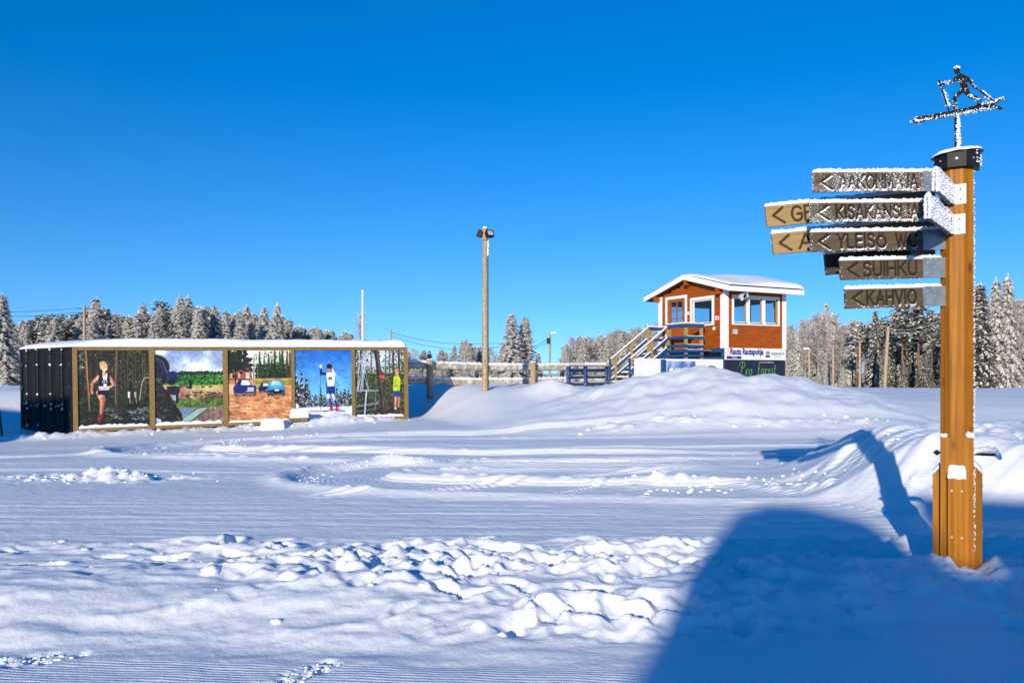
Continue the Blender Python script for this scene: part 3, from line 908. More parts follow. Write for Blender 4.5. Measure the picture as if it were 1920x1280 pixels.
window_frame('window', 'y', 0.0, T_W0, T_W1, ZW0, 4.58, 0.12, -1, hut, 1, sash=M_WHITE)
window_frame('window', 'x', 0.0, U_W0, U_W1, ZW0, ZW1, 0.09, -1, hut, 3)
window_frame('window', 'y', HL, 0.4, 3.5, ZW0, 4.55, 0.1, 1, hut, 2)
window_frame('window', 'x', HW, 0.3, 2.8, ZW0, 4.55, 0.1, 1, hut, 2)
# door
mb = MB()
for (a, b, c, d) in ((T_D0, T_D0 + 0.12, Z0, 4.74), (T_D1 - 0.12, T_D1, Z0, 4.74), (T_D0 + .12, T_D1 - .12, 4.62, 4.74)):
    mb.box(-0.055, -0.03, a, b, c, d)
mb.build('door_frame', M_WHITE, hut)
M_DOOR = mat('orange_brown_door', (0.36, 0.095, 0.018), (0.29, 0.07, 0.012), scale=3, rough=0.5)
d0, d1 = T_D0 + 0.13, T_D1 - 0.13
g0, g1, gz0, gz1 = hut_t(1280), hut_t(1258.9), 3.50, 4.50
mb = MB()
mb.box(-0.02, 0.02, d0, g0, Z0, 4.60); mb.box(-0.02, 0.02, g1, d1, Z0, 4.60)
mb.box(-0.02, 0.02, g0, g1, Z0, gz0); mb.box(-0.02, 0.02, g0, g1, gz1, 4.60)
for (a, b) in ((2.66, 2.98), (3.05, 3.42)):
    mb.box(-0.032, -0.02, d0 + 0.18, d1 - 0.18, a, b)
door = mb.build('door', M_DOOR, hut)
mb = MB()
gm_ = (g0 + g1) / 2
mb.box(-0.03, 0.015, gm_ - 0.02, gm_ + 0.02, gz0, gz1)
for k in (1, 2):
    zz = gz0 + (gz1 - gz0) * k / 3
    mb.box(-0.028, 0.013, g0, gm_ - .02, zz - 0.018, zz + 0.018); mb.box(-0.028, 0.013, gm_ + .02, g1, zz - 0.018, zz + 0.018)
mb.build('glazing_bars', M_DOOR, door)
for i in range(2):
    for k in range(3):
        m2 = MB(); a, b = ((g0, gm_ - .02), (gm_ + .02, g1))[i]
        m2.box(-0.004, 0.002, a, b, gz0 + (gz1 - gz0) * k / 3 + .02, gz0 + (gz1 - gz0) * (k + 1) / 3 - .02)
        m2.build('pane', M_GLASS, door)
mb = MB(); mb.tube([(-0.02, d0 + 0.09, 3.47), (-0.08, d0 + 0.09, 3.47), (-0.08, d0 + 0.2, 3.47)], 0.012, 6); mb.build('handle', M_GALV, door)

# roof
x0, x1 = -0.32, HL + 0.34
mb = MB()
m_ = HW / 2
th = 0.17
prof = [(-OV, ZE), (m_, ZR), (HW + OV, ZE), (HW + OV, ZE + th), (m_, ZR + th), (-OV, ZE + th)]
vs = [(x0, y, z) for y, z in prof] + [(x1, y, z) for y, z in prof]
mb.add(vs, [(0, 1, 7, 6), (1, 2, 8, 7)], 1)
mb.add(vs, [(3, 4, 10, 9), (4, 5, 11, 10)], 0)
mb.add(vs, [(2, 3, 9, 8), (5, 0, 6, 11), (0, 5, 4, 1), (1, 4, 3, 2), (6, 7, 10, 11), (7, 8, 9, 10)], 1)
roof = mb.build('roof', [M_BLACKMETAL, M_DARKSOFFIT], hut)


def slope_board(xa, xb, ya, za, yb, zb, h, name='bargeboard'):
    mb = MB()
    vs = []
    for x in (xa, xb):
        vs += [(x, ya, za), (x, yb, zb), (x, yb, zb + h), (x, ya, za + h)]
    mb.add(vs, [(0, 1, 2, 3), (7, 6, 5, 4), (0, 4, 5, 1), (1, 5, 6, 2), (2, 6, 7, 3), (3, 7, 4, 0)])
    return mb.build(name, M_WHITE, roof)


for xa, xb in ((x0 - 0.03, x0 - 0.002), (x1 + 0.002, x1 + 0.03)):
    slope_board(xa, xb, -OV - 0.03, ZE - 0.03, m_ - .001, ZR - 0.02, 0.205)
    slope_board(xa, xb, m_ + .001, ZR - 0.02, HW + OV + 0.03, ZE - 0.03, 0.205)
for ya, yb in ((-OV - 0.03, -OV - 0.002), (HW + OV + 0.002, HW + OV + 0.03)):
    mb = MB(); mb.box(x0 + .001, x1 - .001, ya, yb, ZE - 0.025, ZE + 0.155); mb.build('fascia_board', M_WHITE, roof)
for y in (m_, 0.0, HW):
    zt = roof_under(y)
    mb = MB(); mb.box(x0 + 0.02, 0.05, y - 0.06 + (0.1 if y == 0 else 0), y + 0.06 + (0.1 if y == 0 else 0), zt - 0.24, zt - 0.035); mb.build('purlin', M_REDWALL, roof)
# snow on the roof
nu, nv = 60, 64
U_, V_ = np.meshgrid(np.linspace(x0 - 0.02, x1 + 0.06, nu), np.linspace(-OV - 0.06, HW + OV + 0.06, nv), indexing='ij')
ed = np.minimum(np.minimum(U_ - U_.min(), U_.max() - U_), np.minimum(V_ - V_.min(), V_.max() - V_))
prof_ = np.sqrt(1 - (1 - np.clip(ed / 0.30, 0, 1)) ** 2)
thk = 0.02 + prof_ * (0.075 + 0.05 * (fbm(U_ * 1.4, V_ * 1.4, 201) - .3)) + 0.09 * ss(0.6, 2.2, U_) * prof_ * (V_ < m_)
rz = ZR - np.sqrt((V_ - m_) ** 2 + 0.10) * (ZR - ZE) / (m_ + OV) + 0.03 + th
grid_mesh('roof_snow', U_, V_, rz + thk, M_SNOW, hut)

# fittings
mb = MB(); mb.box(-0.045, -0.03, 0.19, 0.49, 3.58, 3.83); rs_ = mb.build('fire_sign', M_RED, hut)
mb = MB(); mb.box(-0.049, -0.046, 0.33, 0.44, 3.62, 3.78); mb.box(-0.049, -0.046, 0.23, 0.29, 3.63, 3.70); mb.box(-0.049, -0.046, 0.235, 0.285, 3.72, 3.77); mb.box(-0.051, -0.050, 0.36, 0.40, 3.64, 3.71, 1); mb.build('fire_symbol', [M_INKWHITE, M_RED], rs_)
mb = MB(); mb.tube([(-0.03, 0.52, 3.31), (-0.06, 0.52, 3.31)], 0.07, 16); mb.build('round_vent', M_WHITE, hut)
mb = MB(); mb.box(-0.09, -0.03, 1.99, 2.08, 3.92, 4.05); mb.build('light_switch', M_WHITE, hut)
mb = MB(); mb.box(0.38, 0.56, -0.10, -0.03, 3.08, 3.27); mb.build('socket_box', M_GREYBOX, hut)
Mf = Matrix.Translation((0.58, -0.36, 4.53)) @ Matrix.Rotation(R(-28), 4, 'Y') @ Matrix.Rotation(R(25), 4, 'X')
mb = MB()
vs = [Mf @ Vector(p) for p in ((-0.2, -0.1, -0.12), (0.2, -0.1, -0.12), (0.2, -0.1, 0.12), (-0.2, -0.1, 0.12), (-0.12, 0.1, -0.07), (0.12, 0.1, -0.07), (0.12, 0.1, 0.07), (-0.12, 0.1, 0.07))]
mb.add(vs, [(0, 1, 2, 3), (5, 4, 7, 6), (0, 4, 5, 1), (1, 5, 6, 2), (2, 6, 7, 3), (3, 7, 4, 0)])
flo = mb.build('floodlight', M_WHITE, hut)
mb = MB(); mb.box(-0.09, 0.07, -0.112, -0.104, -0.075, 0.085, 0, Mf); mb.build('lamp_glass', M_BLACKMETAL, flo)
mb = MB(); mb.bar((0.58, -0.30, 4.55), (0.58, -0.30, 4.68), 0.03, 0.03, up=(0, 1, 0)); mb.build('bracket', M_GALV, flo)
# plinth: two blue boards with a dark gap, stilts
mb = MB(); mb.box(-0.04, -0.005, 0.0, HW, 2.40, 2.555); mb.build('plinth_board', M_BLUE, hut)
mb = MB(); mb.box(-0.04, -0.005, 0.0, HW, 2.10, 2.24); mb.build('plinth_board', M_BLUE, hut)
mb = MB(); mb.box(-0.045, -0.006, 0.02, 0.14, 2.241, 2.399); mb.build('plinth_board', M_BLUE, hut)
for (x, y) in ((0.1, 0.15), (HL - .1, .15), (.1, HW - .15), (HL - .1, HW - .15), (HL / 2, 0.15)):
    mb = MB(); mb.box(x - .07, x + .07, y - .07, y + .07, 0.6, Z0 - 0.13); mb.build('stilt', M_PINE, hut)
mb = MB(); mb.box(0.05, HL - .05, 0.35, 0.4, 0.9, Z0 - 0.13); mb.box(0.02, 0.06, .4, HW - .05, .9, 2.44); mb.box(HL - .08, HL - .03, .4, HW - .05, .9, 2.44); mb.build('skirting', M_BLACKMETAL, hut)

# adverts under the big window
def panel(name, label, u0, u1, z0, z1, material, cat='advert sign', v=-0.03, t=0.03, parent=None):
    p = thing(name, label, cat, (HUT_O[0] + HU.x * u0 + HV.x * v, HUT_O[1] + HU.y * u0 + HV.y * v, z0), HUT_A) if parent is None else None
    mb = MB(); mb.box(0, u1 - u0, -t, 0, 0, z1 - z0)
    return p, mb.build('sheet', material, p)


def onpanel(x, z, eps=0.002, t=0.03):
    return Matrix.Translation((x, -t - eps, z)) @ Matrix.Rotation(R(90), 4, 'X')


p, sh = panel('advert_sign', 'white Rauta Rautapohja advert sign under the triple window of the hut', -0.02, HL + 0.0, 2.12, 2.565, M_ADWHITE, v=-0.035)
W_ = HL
text('Rauta Rautapohja', 'lettering', M_INKBLUE, p, onpanel(0.25, 0.115), 0.32, 1.66, bold=0.045)
mb = MB(); mb.box(0.08, 0.80, -0.034, -0.0305, 0.03, 0.135); sb = mb.build('blue_bar', M_INKBLUE, p)
text('TORNIO', 'lettering', M_INKWHITE, p, onpanel(0.32, 0.055, 0.006), 0.06, 0.26)
mb = MB(); mb.box(0.08, 0.21, -0.034, -0.0305, 0.17, 0.42); mb.build('emblem', M_INKPINK, p)
text('K', 'lettering', M_INKWHITE, p, onpanel(0.095, 0.20, 0.006), 0.19, 0.10, bold=0.03)
mb = MB(); mb.box(2.02, 2.25, -0.034, -0.0305, 0.20, 0.34); mb.build('emblem', M_INKPINK, p)
mb = MB(); mb.box(2.02, 2.25, -0.034, -0.0305, 0.10, 0.185); mb.build('emblem', M_INKBLUE, p)
text('CMC', 'lettering', M_INKBLUE, p, onpanel(2.035, 0.225, 0.006), 0.10, 0.2, bold=0.02)
text('LAAKSOSEN RAUTA OY', 'lettering', M_INKBLACK, p, onpanel(2.29, 0.19), 0.11, 0.71, bold=0.02)
text('Rakennustarvikkeet', 'lettering', M_INKBLACK, p, onpanel(2.46, 0.11), 0.045, 0.36, bold=0.01)

p, sh = panel('advert_sign', 'dark Pro forest advert sign in green script below the white Rauta sign', 0.0, HL - 0.03, 1.18, 2.112, M_ADDARK, v=-0.035)
SCRIPT = {'P': [[(.02, .62), (.06, .86), (.26, 1.0), (.50, .97), (.60, .80), (.50, .60), (.30, .52), (.20, .56)], [(.36, .93), (.28, .5), (.16, .08), (.04, 0), (.0, .10)]],
 'r': [[(0, .0), (.07, .42), (.10, .36), (.18, .44), (.26, .42)], [(.10, .36), (.04, 0)]], 'o': [[(.22, .42), (.08, .40), (.0, .18), (.06, 0), (.20, .02), (.28, .24), (.22, .42), (.34, .40)]],
 'f': [[(.34, .98), (.26, 1.0), (.20, .85), (.10, .1), (.04, -.22), (.0, -.25)], [(.06, .44), (.28, .46)]], 'e': [[(.0, .18), (.20, .26), (.20, .40), (.10, .42), (.0, .20), (.06, 0), (.24, .08)]],
 's': [[(.20, .40), (.10, .42), (.06, .32), (.16, .14), (.10, .0), (.0, .04)]], 't': [[(.16, .80), (.06, .12), (.10, 0), (.20, .06)], [(.02, .46), (.26, .48)]]}
def script(word, x, z, h, w, adv):
    mb = MB()
    for c in word:
        for st in SCRIPT[c]:
            pts = [(x + px * h * w, z + pz * h) for px, pz in st]
            for a, b in zip(pts[:-1], pts[1:]):
                mb.bar((a[0], -0.033, a[1]), (b[0], -0.033, b[1]), 0.024, 0.004, up=(0, 1, 0))
        x += (max(q[0] for st in SCRIPT[c] for q in st) + adv) * h * w
    return mb.build('lettering', M_INKGREEN, p)
script('Pro', 0.66, 0.36, 0.50, 1.02, .06)
script('forest', 1.58, 0.40, 0.46, 1.0, .09)
text('www.proforestfin.com', 'lettering', M_INKWHITE, p, onpanel(1.72, 0.82), 0.055, 0.70, bold=0.01)
mb = MB()
for (a, b, w) in (((1.34, 0.02), (1.40, 0.9), 0.015), ((1.52, 0.02), (1.49, 0.9), 0.015), ((1.36, 0.7), (1.5, 0.75), 0.02), ((1.43, 0.3), (1.47, 0.8), 0.02)):
    mb.bar((a[0], -0.033, a[1]), (b[0], -0.033, b[1]), w, 0.004, up=(0, 1, 0))
mb.build('emblem', M_INKNAVY, p)
mb = MB(); mb.box(-0.08, -0.03, -0.05, 0.02, 1.2, 2.1); mb.build('corner_post', M_BLUE, hut)

# hoardings that carry on to the left, in front of the steps
uA, uB, uC, uD = hut_u(1187.5), hut_u(1248), hut_u(1303), -0.11
def hoarding(name, label, u0, u1, zt, zb):
    p = thing(name, label, 'advert board', (HUT_O[0] + HU.x * u0 - HV.x * 0.04, HUT_O[1] + HU.y * u0 - HV.y * 0.04, zb), HUT_A, 'advert boards in front of the steps')
    mb = MB(); mb.box(0, u1 - u0, -0.02, 0, 0, zt - zb); mb.build('sheet', M_ADWHITE, p)
    for x in (0.05, u1 - u0 - 0.05):
        mb = MB(); mb.box(x - .03, x + .03, 0.001, 0.06, -0.3, zt - zb); mb.build('batten', M_BLUE, p)
    return p
zt = 2.13
p = hoarding('advert_board', 'plain white advert board at the foot of the hut steps, half buried', uA, uB - 0.005, zt, 0.95)
text('Rakennus', 'lettering', M_INKGREY, p, onpanel(0.55, 0.30, t=0.02), 0.16, 0.72, bold=0.01)
text('Rakennuspalvelu', 'lettering', M_INKGREY, p, onpanel(0.45, 0.12, t=0.02), 0.10, 0.8)
p = hoarding('advert_board', 'blue and white KULJETUS advert board in the middle below the hut deck', uB, uC - 0.005, zt, 0.95)
mb = MB(); mb.box(0.02, uC - uB - 0.03, -0.024, -0.0205, 0.35, 1.10); mb.build('blue_print', M_ADBLUE, p)
text('KULJETUS', 'lettering', M_INKWHITE, p, onpanel(0.36, 0.66, 0.008, t=0.02), 0.20, 0.75, bold=0.02)
mb = MB(); mb.tube([(0.2, -0.030, 0.76), (0.2, -0.025, 0.76)], 0.09, 12); mb.build('emblem', M_INKWHITE, p)
p = hoarding('advert_board', 'white advert board with a black arched ball emblem beside the hut corner', uC, uD, zt, 0.95)
mb = MB()
n = 22
cx, cz, ra, rb = (uD - uC) * 0.55, 0.42, 0.50, 0.52
for i in range(n):
    a0, a1 = math.pi * i / n, math.pi * (i + 1) / n
    for r0, r1 in ((1.0, 0.93),):
        q = [(cx + math.cos(a) * ra * r, -0.024, cz + math.sin(a) * rb * r) for a, r in ((a0, r0), (a1, r0), (a1, r1), (a0, r1))]
        mb.add(q, [(0, 1, 2, 3)])
    if i % 2:
        am = (a0 + a1) / 2
        q = [(cx + math.cos(am + da) * ra * r, -0.024, cz + math.sin(am + da) * rb * r) for da, r in ((-0.07, 0.93), (0, .93), (0.07, 0.93), (0, 0.78))]
        mb.add(q, [(0, 1, 2, 3)])
for i in range(n):
    a0, a1 = math.pi * i / n, math.pi * (i + 1) / n
    q = [(cx + math.cos(a) * ra * r, -0.0235, cz + math.sin(a) * rb * r * .98) for a, r in ((a0, 0.80), (a1, 0.80), (a1, 0.74), (a0, 0.74))]
    mb.add(q, [(0, 1, 2, 3)])
mb.build('ball_emblem', M_INKBLACK, p)

# ------------------------------------------------------------------ deck and steps
deck = thing('deck_stairs', 'blue-railed wooden deck and snowy steps on the gable side of the hut', 'steps', (*HUT_O, 0), HUT_A)
DZ = 2.50
UD = -1.22
TA, TB, TC = 0.73, 1.79, 3.12
mb = MB()
for i in range(9):
    a = UD + 0.02 + i * 0.134
    mb.box(a, a + 0.12, TA - 0.05, TC + 0.1, DZ - 0.04, DZ)
mb.build('deck_boards', M_PINE, deck)
for (u, t, z1) in ((UD, TA, 3.42), (-0.48, TA, 3.42), (UD, TB, 3.42), (UD, TC, 3.42), (-0.12, TC, 3.42)):
    mb = MB(); mb.box(u - .05, u + .05, t - .05, t + .05, 0.9, z1); mb.build('post', M_PINE, deck)
for z, h in ((3.40, 0.12), (2.96, 0.10), (2.64, 0.11), (2.45, 0.12), (2.27, 0.12)):
    mb = MB(); mb.box(UD - 0.085, UD - 0.053, TA - 0.08, TB + 0.05, z - h / 2, z + h / 2); mb.build('rail', M_BLUE, deck)
    mb = MB(); mb.box(UD - 0.05, -0.42, TA - 0.085, TA - 0.053, z - h / 2, z + h / 2); mb.build('rail', M_BLUE, deck)
for z in (3.40, 2.96):
    mb = MB(); mb.box(UD - 0.05, -0.06, TC + 0.053, TC + 0.085, z - .06, z + .06); mb.build('rail', M_BLUE, deck)
cap_s = []
mb = MB(); mb.box(UD - 0.10, UD + 0.06, TA - 0.10, TB + 0.06, 3.461, 3.49); mb.box(UD + 0.061, -0.42, TA - 0.10, TA + 0.06, 3.461, 3.49); mb.build('handrail', M_PINE, deck)
lumpy_ridge('rail_snow', deck, (UD - .02, TA - .08, 3.485), (UD - .02, TB + .05, 3.485), 0.14, 0.05, 1)
lumpy_ridge('rail_snow', deck, (UD + .02, TA - .02, 3.485), (-0.42, TA - .02, 3.485), 0.14, 0.045, 2)
lumpy_ridge('rail_snow', deck, (UD, TC + .02, 3.485), (-0.06, TC + .02, 3.485), 0.14, 0.05, 3)
for z in (2.96, 2.64, 2.45):
    lumpy_ridge('rail_snow', deck, (UD + .02, TA - .07, z + 0.05), (-0.44, TA - .07, z + .05), 0.035, 0.02, int(z * 100))
RUN, DROP = 1.78, 1.28
for t in (TB, TC):
    for z, m in ((3.44, M_PINE), (2.98, M_BLUE), (2.62, M_BLUE)):
        p0 = Vector((UD, t, z)); p1 = Vector((UD - RUN, t, z - DROP))
        mb = MB(); mb.bar(p0, p1, 0.05 if m is M_BLUE else 0.09, 0.11 if m is M_BLUE else 0.05); mb.build('stair_rail', m, deck)
        o_ = Vector((0, 0, 0.05 if m is M_BLUE else 0.02))
        lumpy_ridge('rail_snow', deck, p0 + o_, p1 + o_, 0.07 if m is M_BLUE else 0.12, 0.035, int(z * 77 + t * 10))
    for f in (0.45, 0.88):
        u = UD - RUN * f
        mb = MB(); mb.box(u - .045, u + .045, t - .045, t + .045, 3.40 - DROP * f - 1.3, 3.42 - DROP * f); mb.build('post', M_PINE, deck)
    mb = MB(); mb.bar((UD, t, DZ - 0.1), (UD - RUN - .1, t, DZ - 0.1 - DROP - .07), 0.05, 0.2); mb.build('stringer', M_BLUE, deck)
    mb = MB(); mb.box(UD - RUN - 0.06, UD - RUN, t - .03, t + .03, 0.9, 3.44 - DROP); mb.build('end_post', M_BLUE, deck)
for i in range(7):
    f = (i + 0.5) / 7
    u = UD - RUN * f - 0.05; z = DZ - DROP * f - 0.03
    mb = MB(); mb.box(u - .13, u + .13, TB + .03, TC - .03, z - 0.04, z); mb.build('tread', M_PINE, deck)
    lumpy_ridge('tread_snow', deck, (u, TB + .05, z - .005), (u, TC - .05, z - .005), 0.25, 0.055, 300 + i)
mb = MB(); mb.box(UD - RUN * 0.97 - .06, UD - RUN * .97 + 0.08, -0.2, -0.08, 0.9, 2.10); ep = mb.build('end_post', M_BLUE, deck)
ep.location = (0, 0, 0)

# ------------------------------------------------------------------ low blue railing
B0, B1 = Vector((*at(1066, 29.3), 0)), Vector((*at(1138, 32.2), 0))
rail = thing('blue_railing', 'low blue timber railing with snow on top left of the hut steps', 'railing', (B0.x, B0.y, 1.1), math.atan2(B1.y - B0.y, B1.x - B0.x))
LB = (B1 - B0).length
for i, s in enumerate((0.0, LB * 0.42, LB)):
    w = (0.15, 0.15, 0.13)[i]
    mb = MB(); mb.box(s - w / 2, s + w / 2, -.05, .05, -0.3, 0.76); mb.build('post', M_BLUEFROST, rail)
for z, h in ((0.62, 0.11), (0.36, 0.11), (0.10, 0.11)):
    mb = MB(); mb.box(-0.05, LB + .05, 0.052, 0.085, z - h / 2, z + h / 2); mb.build('rail', M_BLUEFROST, rail)
    lumpy_ridge('rail_snow', rail, (0, .068, z + h / 2 - .01), (LB, .068, z + h / 2 - .01), 0.05, 0.03, int(z * 50))
mb = MB(); mb.box(-0.12, LB + .1, -0.08, 0.11, 0.761, 0.80); mb.build('handrail', M_PINE, rail)
lumpy_ridge('rail_snow', rail, (-0.1, 0.015, 0.79), (LB + .08, 0.015, 0.79), 0.17, 0.055, 9)

# ------------------------------------------------------------------ log fence
fence = thing('log_fence', 'frosted round-log fence running between the container and the blue railing', 'fence', (*at(808, 31.8), 0))
fo = Vector((*at(808, 31.8), 0))
def fp(px, d, py):
    return at(px, d, py) - fo
def logpart(p0, p1, r, seed):
    mb = MB(); rr = random.Random(seed)
    n = 9
    pts = [Vector(p0).lerp(Vector(p1), i / n) + Vector((0, 0, rr.uniform(-.012, .012))) for i in range(n + 1)]
    mb.tube(pts, [r * rr.uniform(.95, 1.04) for _ in pts], 12)
    o = mb.build('rail_log', M_LOG, fence, smooth=False)
    for p_ in o.data.polygons:
        p_.use_smooth = len(p_.vertices) == 4
    lumpy_ridge('log_snow', fence, pts[0] + Vector((0, 0, r * 0.62)), pts[-1] + Vector((0, 0, r * 0.62)), r * 1.45, 0.10, seed + 1)
    return o
zt_, zb_ = 1.86, 1.27  # rail heights
Pf = [Vector((*at(755, 31.0), 0)), Vector((*at(808, 31.8), 0)), Vector((*at(908, 33.3), 0)), Vector((*at(999, 34.6), 0)), Vector((*at(1075, 35.8), 0)), Vector((*at(1140, 36.8), 0))]
Zt = [1.98, 1.93, 1.87, 1.87, 1.90, 1.93]
for i in range(5):
    a, b = Pf[i] - fo, Pf[i + 1] - fo
    k = Vector((0, -0.18, 0)) if i % 2 else Vector((0, -0.16, 0))
    logpart(a + Vector((-.1, 0, Zt[i] - .02)) + k, b + Vector((.1, 0, Zt[i + 1] - .02)) + k, 0.15, 400 + i)
    logpart(a + Vector((-.1, 0, Zt[i] - .66 + .02 * i)) + k, b + Vector((.1, 0, Zt[i + 1] - .64 + .01 * i)) + k, 0.14, 430 + i)
for i in (1, 3, 5):
    a = Pf[i] - fo
    mb = MB(); mb.tube([a + Vector((0, -0.44, 0.6)), a + Vector((0, -0.44, Zt[i] + 0.22))], 0.125, 12); mb.build('fence_post', M_POLE, fence)
    lumpy_ridge('post_snow', fence, a + Vector((-.11, -0.44, Zt[i] + 0.20)), a + Vector((.11, -0.44, Zt[i] + 0.20)), 0.22, 0.06, 460 + i, n=4)

# ------------------------------------------------------------------ floodlight pole
lx, ly = at(909.5, 29.0)
lp = thing('floodlight_pole', 'tall frosted wooden pole carrying two black floodlights', 'lamp post', (lx, ly, 1.0))
mb = MB(); mb.tube([(0, 0, -0.3), (0, 0, 2.0), (0.005, 0, 5.85)], [0.108, 0.105, 0.085], 14); mb.build('pole', M_POLE, lp)
mb = MB(); mb.box(-0.085, 0.06, -0.14, -0.09, 5.42, 5.86); mb.build('mounting_board', M_PINE, lp)
lumpy_ridge('cap_snow', lp, (-.09, -0.05, 5.85), (.08, -0.05, 5.85), 0.18, 0.06, 5, n=4)
def flood(loc, rz, rx, w, h, name='floodlight'):
    M = Matrix.Translation(loc) @ Matrix.Rotation(rz, 4, 'Z') @ Matrix.Rotation(rx, 4, 'X')
    mb = MB()
    vs = [M @ Vector(p) for p in ((-w / 2, -.09, -h / 2), (w / 2, -.09, -h / 2), (w / 2, -.09, h / 2), (-w / 2, -.09, h / 2), (-w * .36, .10, -h * .34), (w * .36, .10, -h * .34), (w * .36, .10, h * .34), (-w * .36, .10, h * .34))]
    mb.add(vs, [(0, 1, 2, 3), (5, 4, 7, 6), (0, 4, 5, 1), (1, 5, 6, 2), (2, 6, 7, 3), (3, 7, 4, 0)])
    o = mb.build(name, M_BLACKMETAL, lp)
    mb = MB(); mb.box(-w * .34, w * .34, -.10, -.091, -h * .28, h * .32, 0, M); mb.build('lens', M_LENS, o)
    return o
flood((0.15, -0.20, 5.60), R(34), R(-22), 0.30, 0.27)
flood((-0.14, -0.05, 5.63), R(-118), R(-22), 0.30, 0.27)
mb = MB(); rr = random.Random(6)
for i in range(16):
    mb.blob((0.09 + rr.uniform(-.01, .04), -0.05 + rr.uniform(-.04, .02), 5.38 - i * 0.035), rr.uniform(.02, .045), i, .3)
mb.build('cable_frost', M_SNOW, lp, smooth=True)
mb = MB(); mb.tube([(0.11, -0.03, 5.4), (0.115, 0, 2.5), (0.12, 0, 0)], 0.012, 5); mb.build('cable', M_WIRE, lp)

# ------------------------------------------------------------------ flagpole, service poles, cables
fx, fy = at(680, 58)
fpz = thing('flagpole', 'slim white flagpole rising behind the snowy container roof', 'flagpole', (fx, fy, 0.5))
mb = MB(); mb.tube([(0, 0, -.3), (0, 0, 7.0)], [0.095, 0.07], 10); mb.build('pole', M_FLAG, fpz)
mb = MB(); mb.blob((0, 0, 7.06), 0.11, 1, 0.0, sub=2); mb.build('ball_cap', M_FLAG, fpz)


def service_pole(px, d, ytop, label, arm=0, lamp=False, r=0.13, lean=0.0, frost=M_POLE):
    x, y = at(px, d)
    zt = EYE + (HOR - ytop) / FPX * d
    zb = Tz(x, y)
    o = thing('service_pole', label, 'utility pole', (x, y, zb), 0, None)
    mb = MB(); mb.tube([(0, 0, -.5), (lean * 0.5, 0, (zt - zb) * .5), (lean, 0, zt - zb)], [r, r * .9, r * .75], 10); mb.build('pole', frost, o)
    if arm:
        mb = MB(); mb.bar((lean - arm, 0, zt - zb - .35), (lean + arm, 0, zt - zb - .35), .08, .1); mb.build('crossarm', M_BARK, o)
    if lamp:
        mb = MB(); mb.bar((lean, 0, zt - zb - .1), (lean + .5 * lamp, -.1, zt - zb + .05), .05, .05); mb.build('lamp_arm', M_GALV, o)
        mb = MB(); mb.box(lean + .4 * lamp - .25, lean + .4 * lamp + .25, -.25, .05, zt - zb + .0, zt - zb + .14); mb.build('lamp_head', M_INKWHITE, o)
    return o, Vector((x + lean, y, zt))


s1, e1 = service_pole(158, 82, 572, 'frosted utility pole among the trees behind the dark container end', arm=0.7, r=0.17)
s2, e2 = service_pole(733, 86, 617, 'thin utility pole top peeping over the right end of the container roof', r=0.12)
s3, e3 = service_pole(1031, 78, 625, 'grey utility pole with a white lamp standing right of the spruce pair', lamp=0.9, r=0.13)
mb = MB(); mb.box(-.32, -.02, -.3, -.05, (e3.z - s3.location.z) - 1.0, (e3.z - s3.location.z) - .45); mb.build('transformer_box', M_BLACKMETAL, s3)
s4, e4 = service_pole(1517, 76, 655, 'pale lamp pole standing just right of the dark advert sign', lamp=-0.8, r=0.12)
s5, e5 = service_pole(1562, 74, 648, 'short lamp pole with a dark cap before the birches', r=0.12)
s6, e6 = service_pole(1612, 72, 641, 'thin bare pole midway along the wood edge', r=0.12)
s7, e7 = service_pole(1658, 70, 612, 'tallest leaning grey pole at the wood edge behind the signpost boards', r=0.17, lean=0.35)


def cable(name, label, a, b, sag, r=0.022, mat_=M_WIRE):
    a, b = Vector(a), Vector(b)
    pts = []
    for i in range(17):
        t = i / 16
        p = a.lerp(b, t); p.z -= sag * 4 * t * (1 - t); pts.append(p)
    mb = MB(); mb.tube(pts, r, 5)
    return tag(mb.build(name, mat_), label, 'cable')


far_l = at(-150, 90, 574)
cable('overhead_cable', 'upper dark overhead cable left of the utility pole behind the container', far_l, e1 + Vector((-.6, 0, -.3)), 0.5)
cable('overhead_cable', 'lower dark overhead cable left of the utility pole behind the container', far_l - Vector((0, 0, .45)), e1 + Vector((-.6, 0, -.75)), 0.55)
cable('overhead_cable', 'dark overhead cable sloping from the container-end pole down across the trees', e1 + Vector((.6, 0, -.3)), at(420, 92, 640), 0.6)
cable('overhead_cable', 'upper long thin cable from the short pole past the lamp pole', e2 + Vector((0, 0, -.35)), at(935, 82, 643), 0.55, 0.02)
cable('overhead_cable', 'lower long thin cable from the short pole past the lamp pole', e2 + Vector((0, 0, -.7)), at(935, 82, 650), 0.75, 0.02)
cable('overhead_cable', 'upper cable dropping left from the lamp pole to the spruce pair', e3 + Vector((-.2, 0, -.55)), at(990, 80, 655), 0.05)
cable('overhead_cable', 'lower cable dropping left from the lamp pole to the spruce pair', e3 + Vector((-.2, 0, -.85)), at(985, 80, 660), 0.05)
cable('overhead_cable', 'upper frosted cable rising right from the leaning pole to the signpost', e7 + Vector((0, 0, -.2)), at(1790, 60, 588), 0.5, 0.02, M_HOAR)
cable('overhead_cable', 'lower frosted cable rising right from the leaning pole to the signpost', e7 + Vector((0, 0, -.4)), at(1790, 60, 600), 0.5, 0.02, M_HOAR)

# ------------------------------------------------------------------ container with photo panels
CM = Matrix.Translation((A_C[0], A_C[1], -0.12)) @ Matrix.Rotation(math.atan2(F_C.y, F_C.x), 4, 'Z') @ Matrix.Rotation(-0.0137, 4, 'Y')
cont = bpy.data.objects.new('shipping_container', None)
COL.objects.link(cont); cont.matrix_world = CM
tag(cont, 'long black shipping container with five photo panels in a tan timber frame', 'container')
CL, CH, CD = 10.2, 2.50, 2.6
XL = -1.54


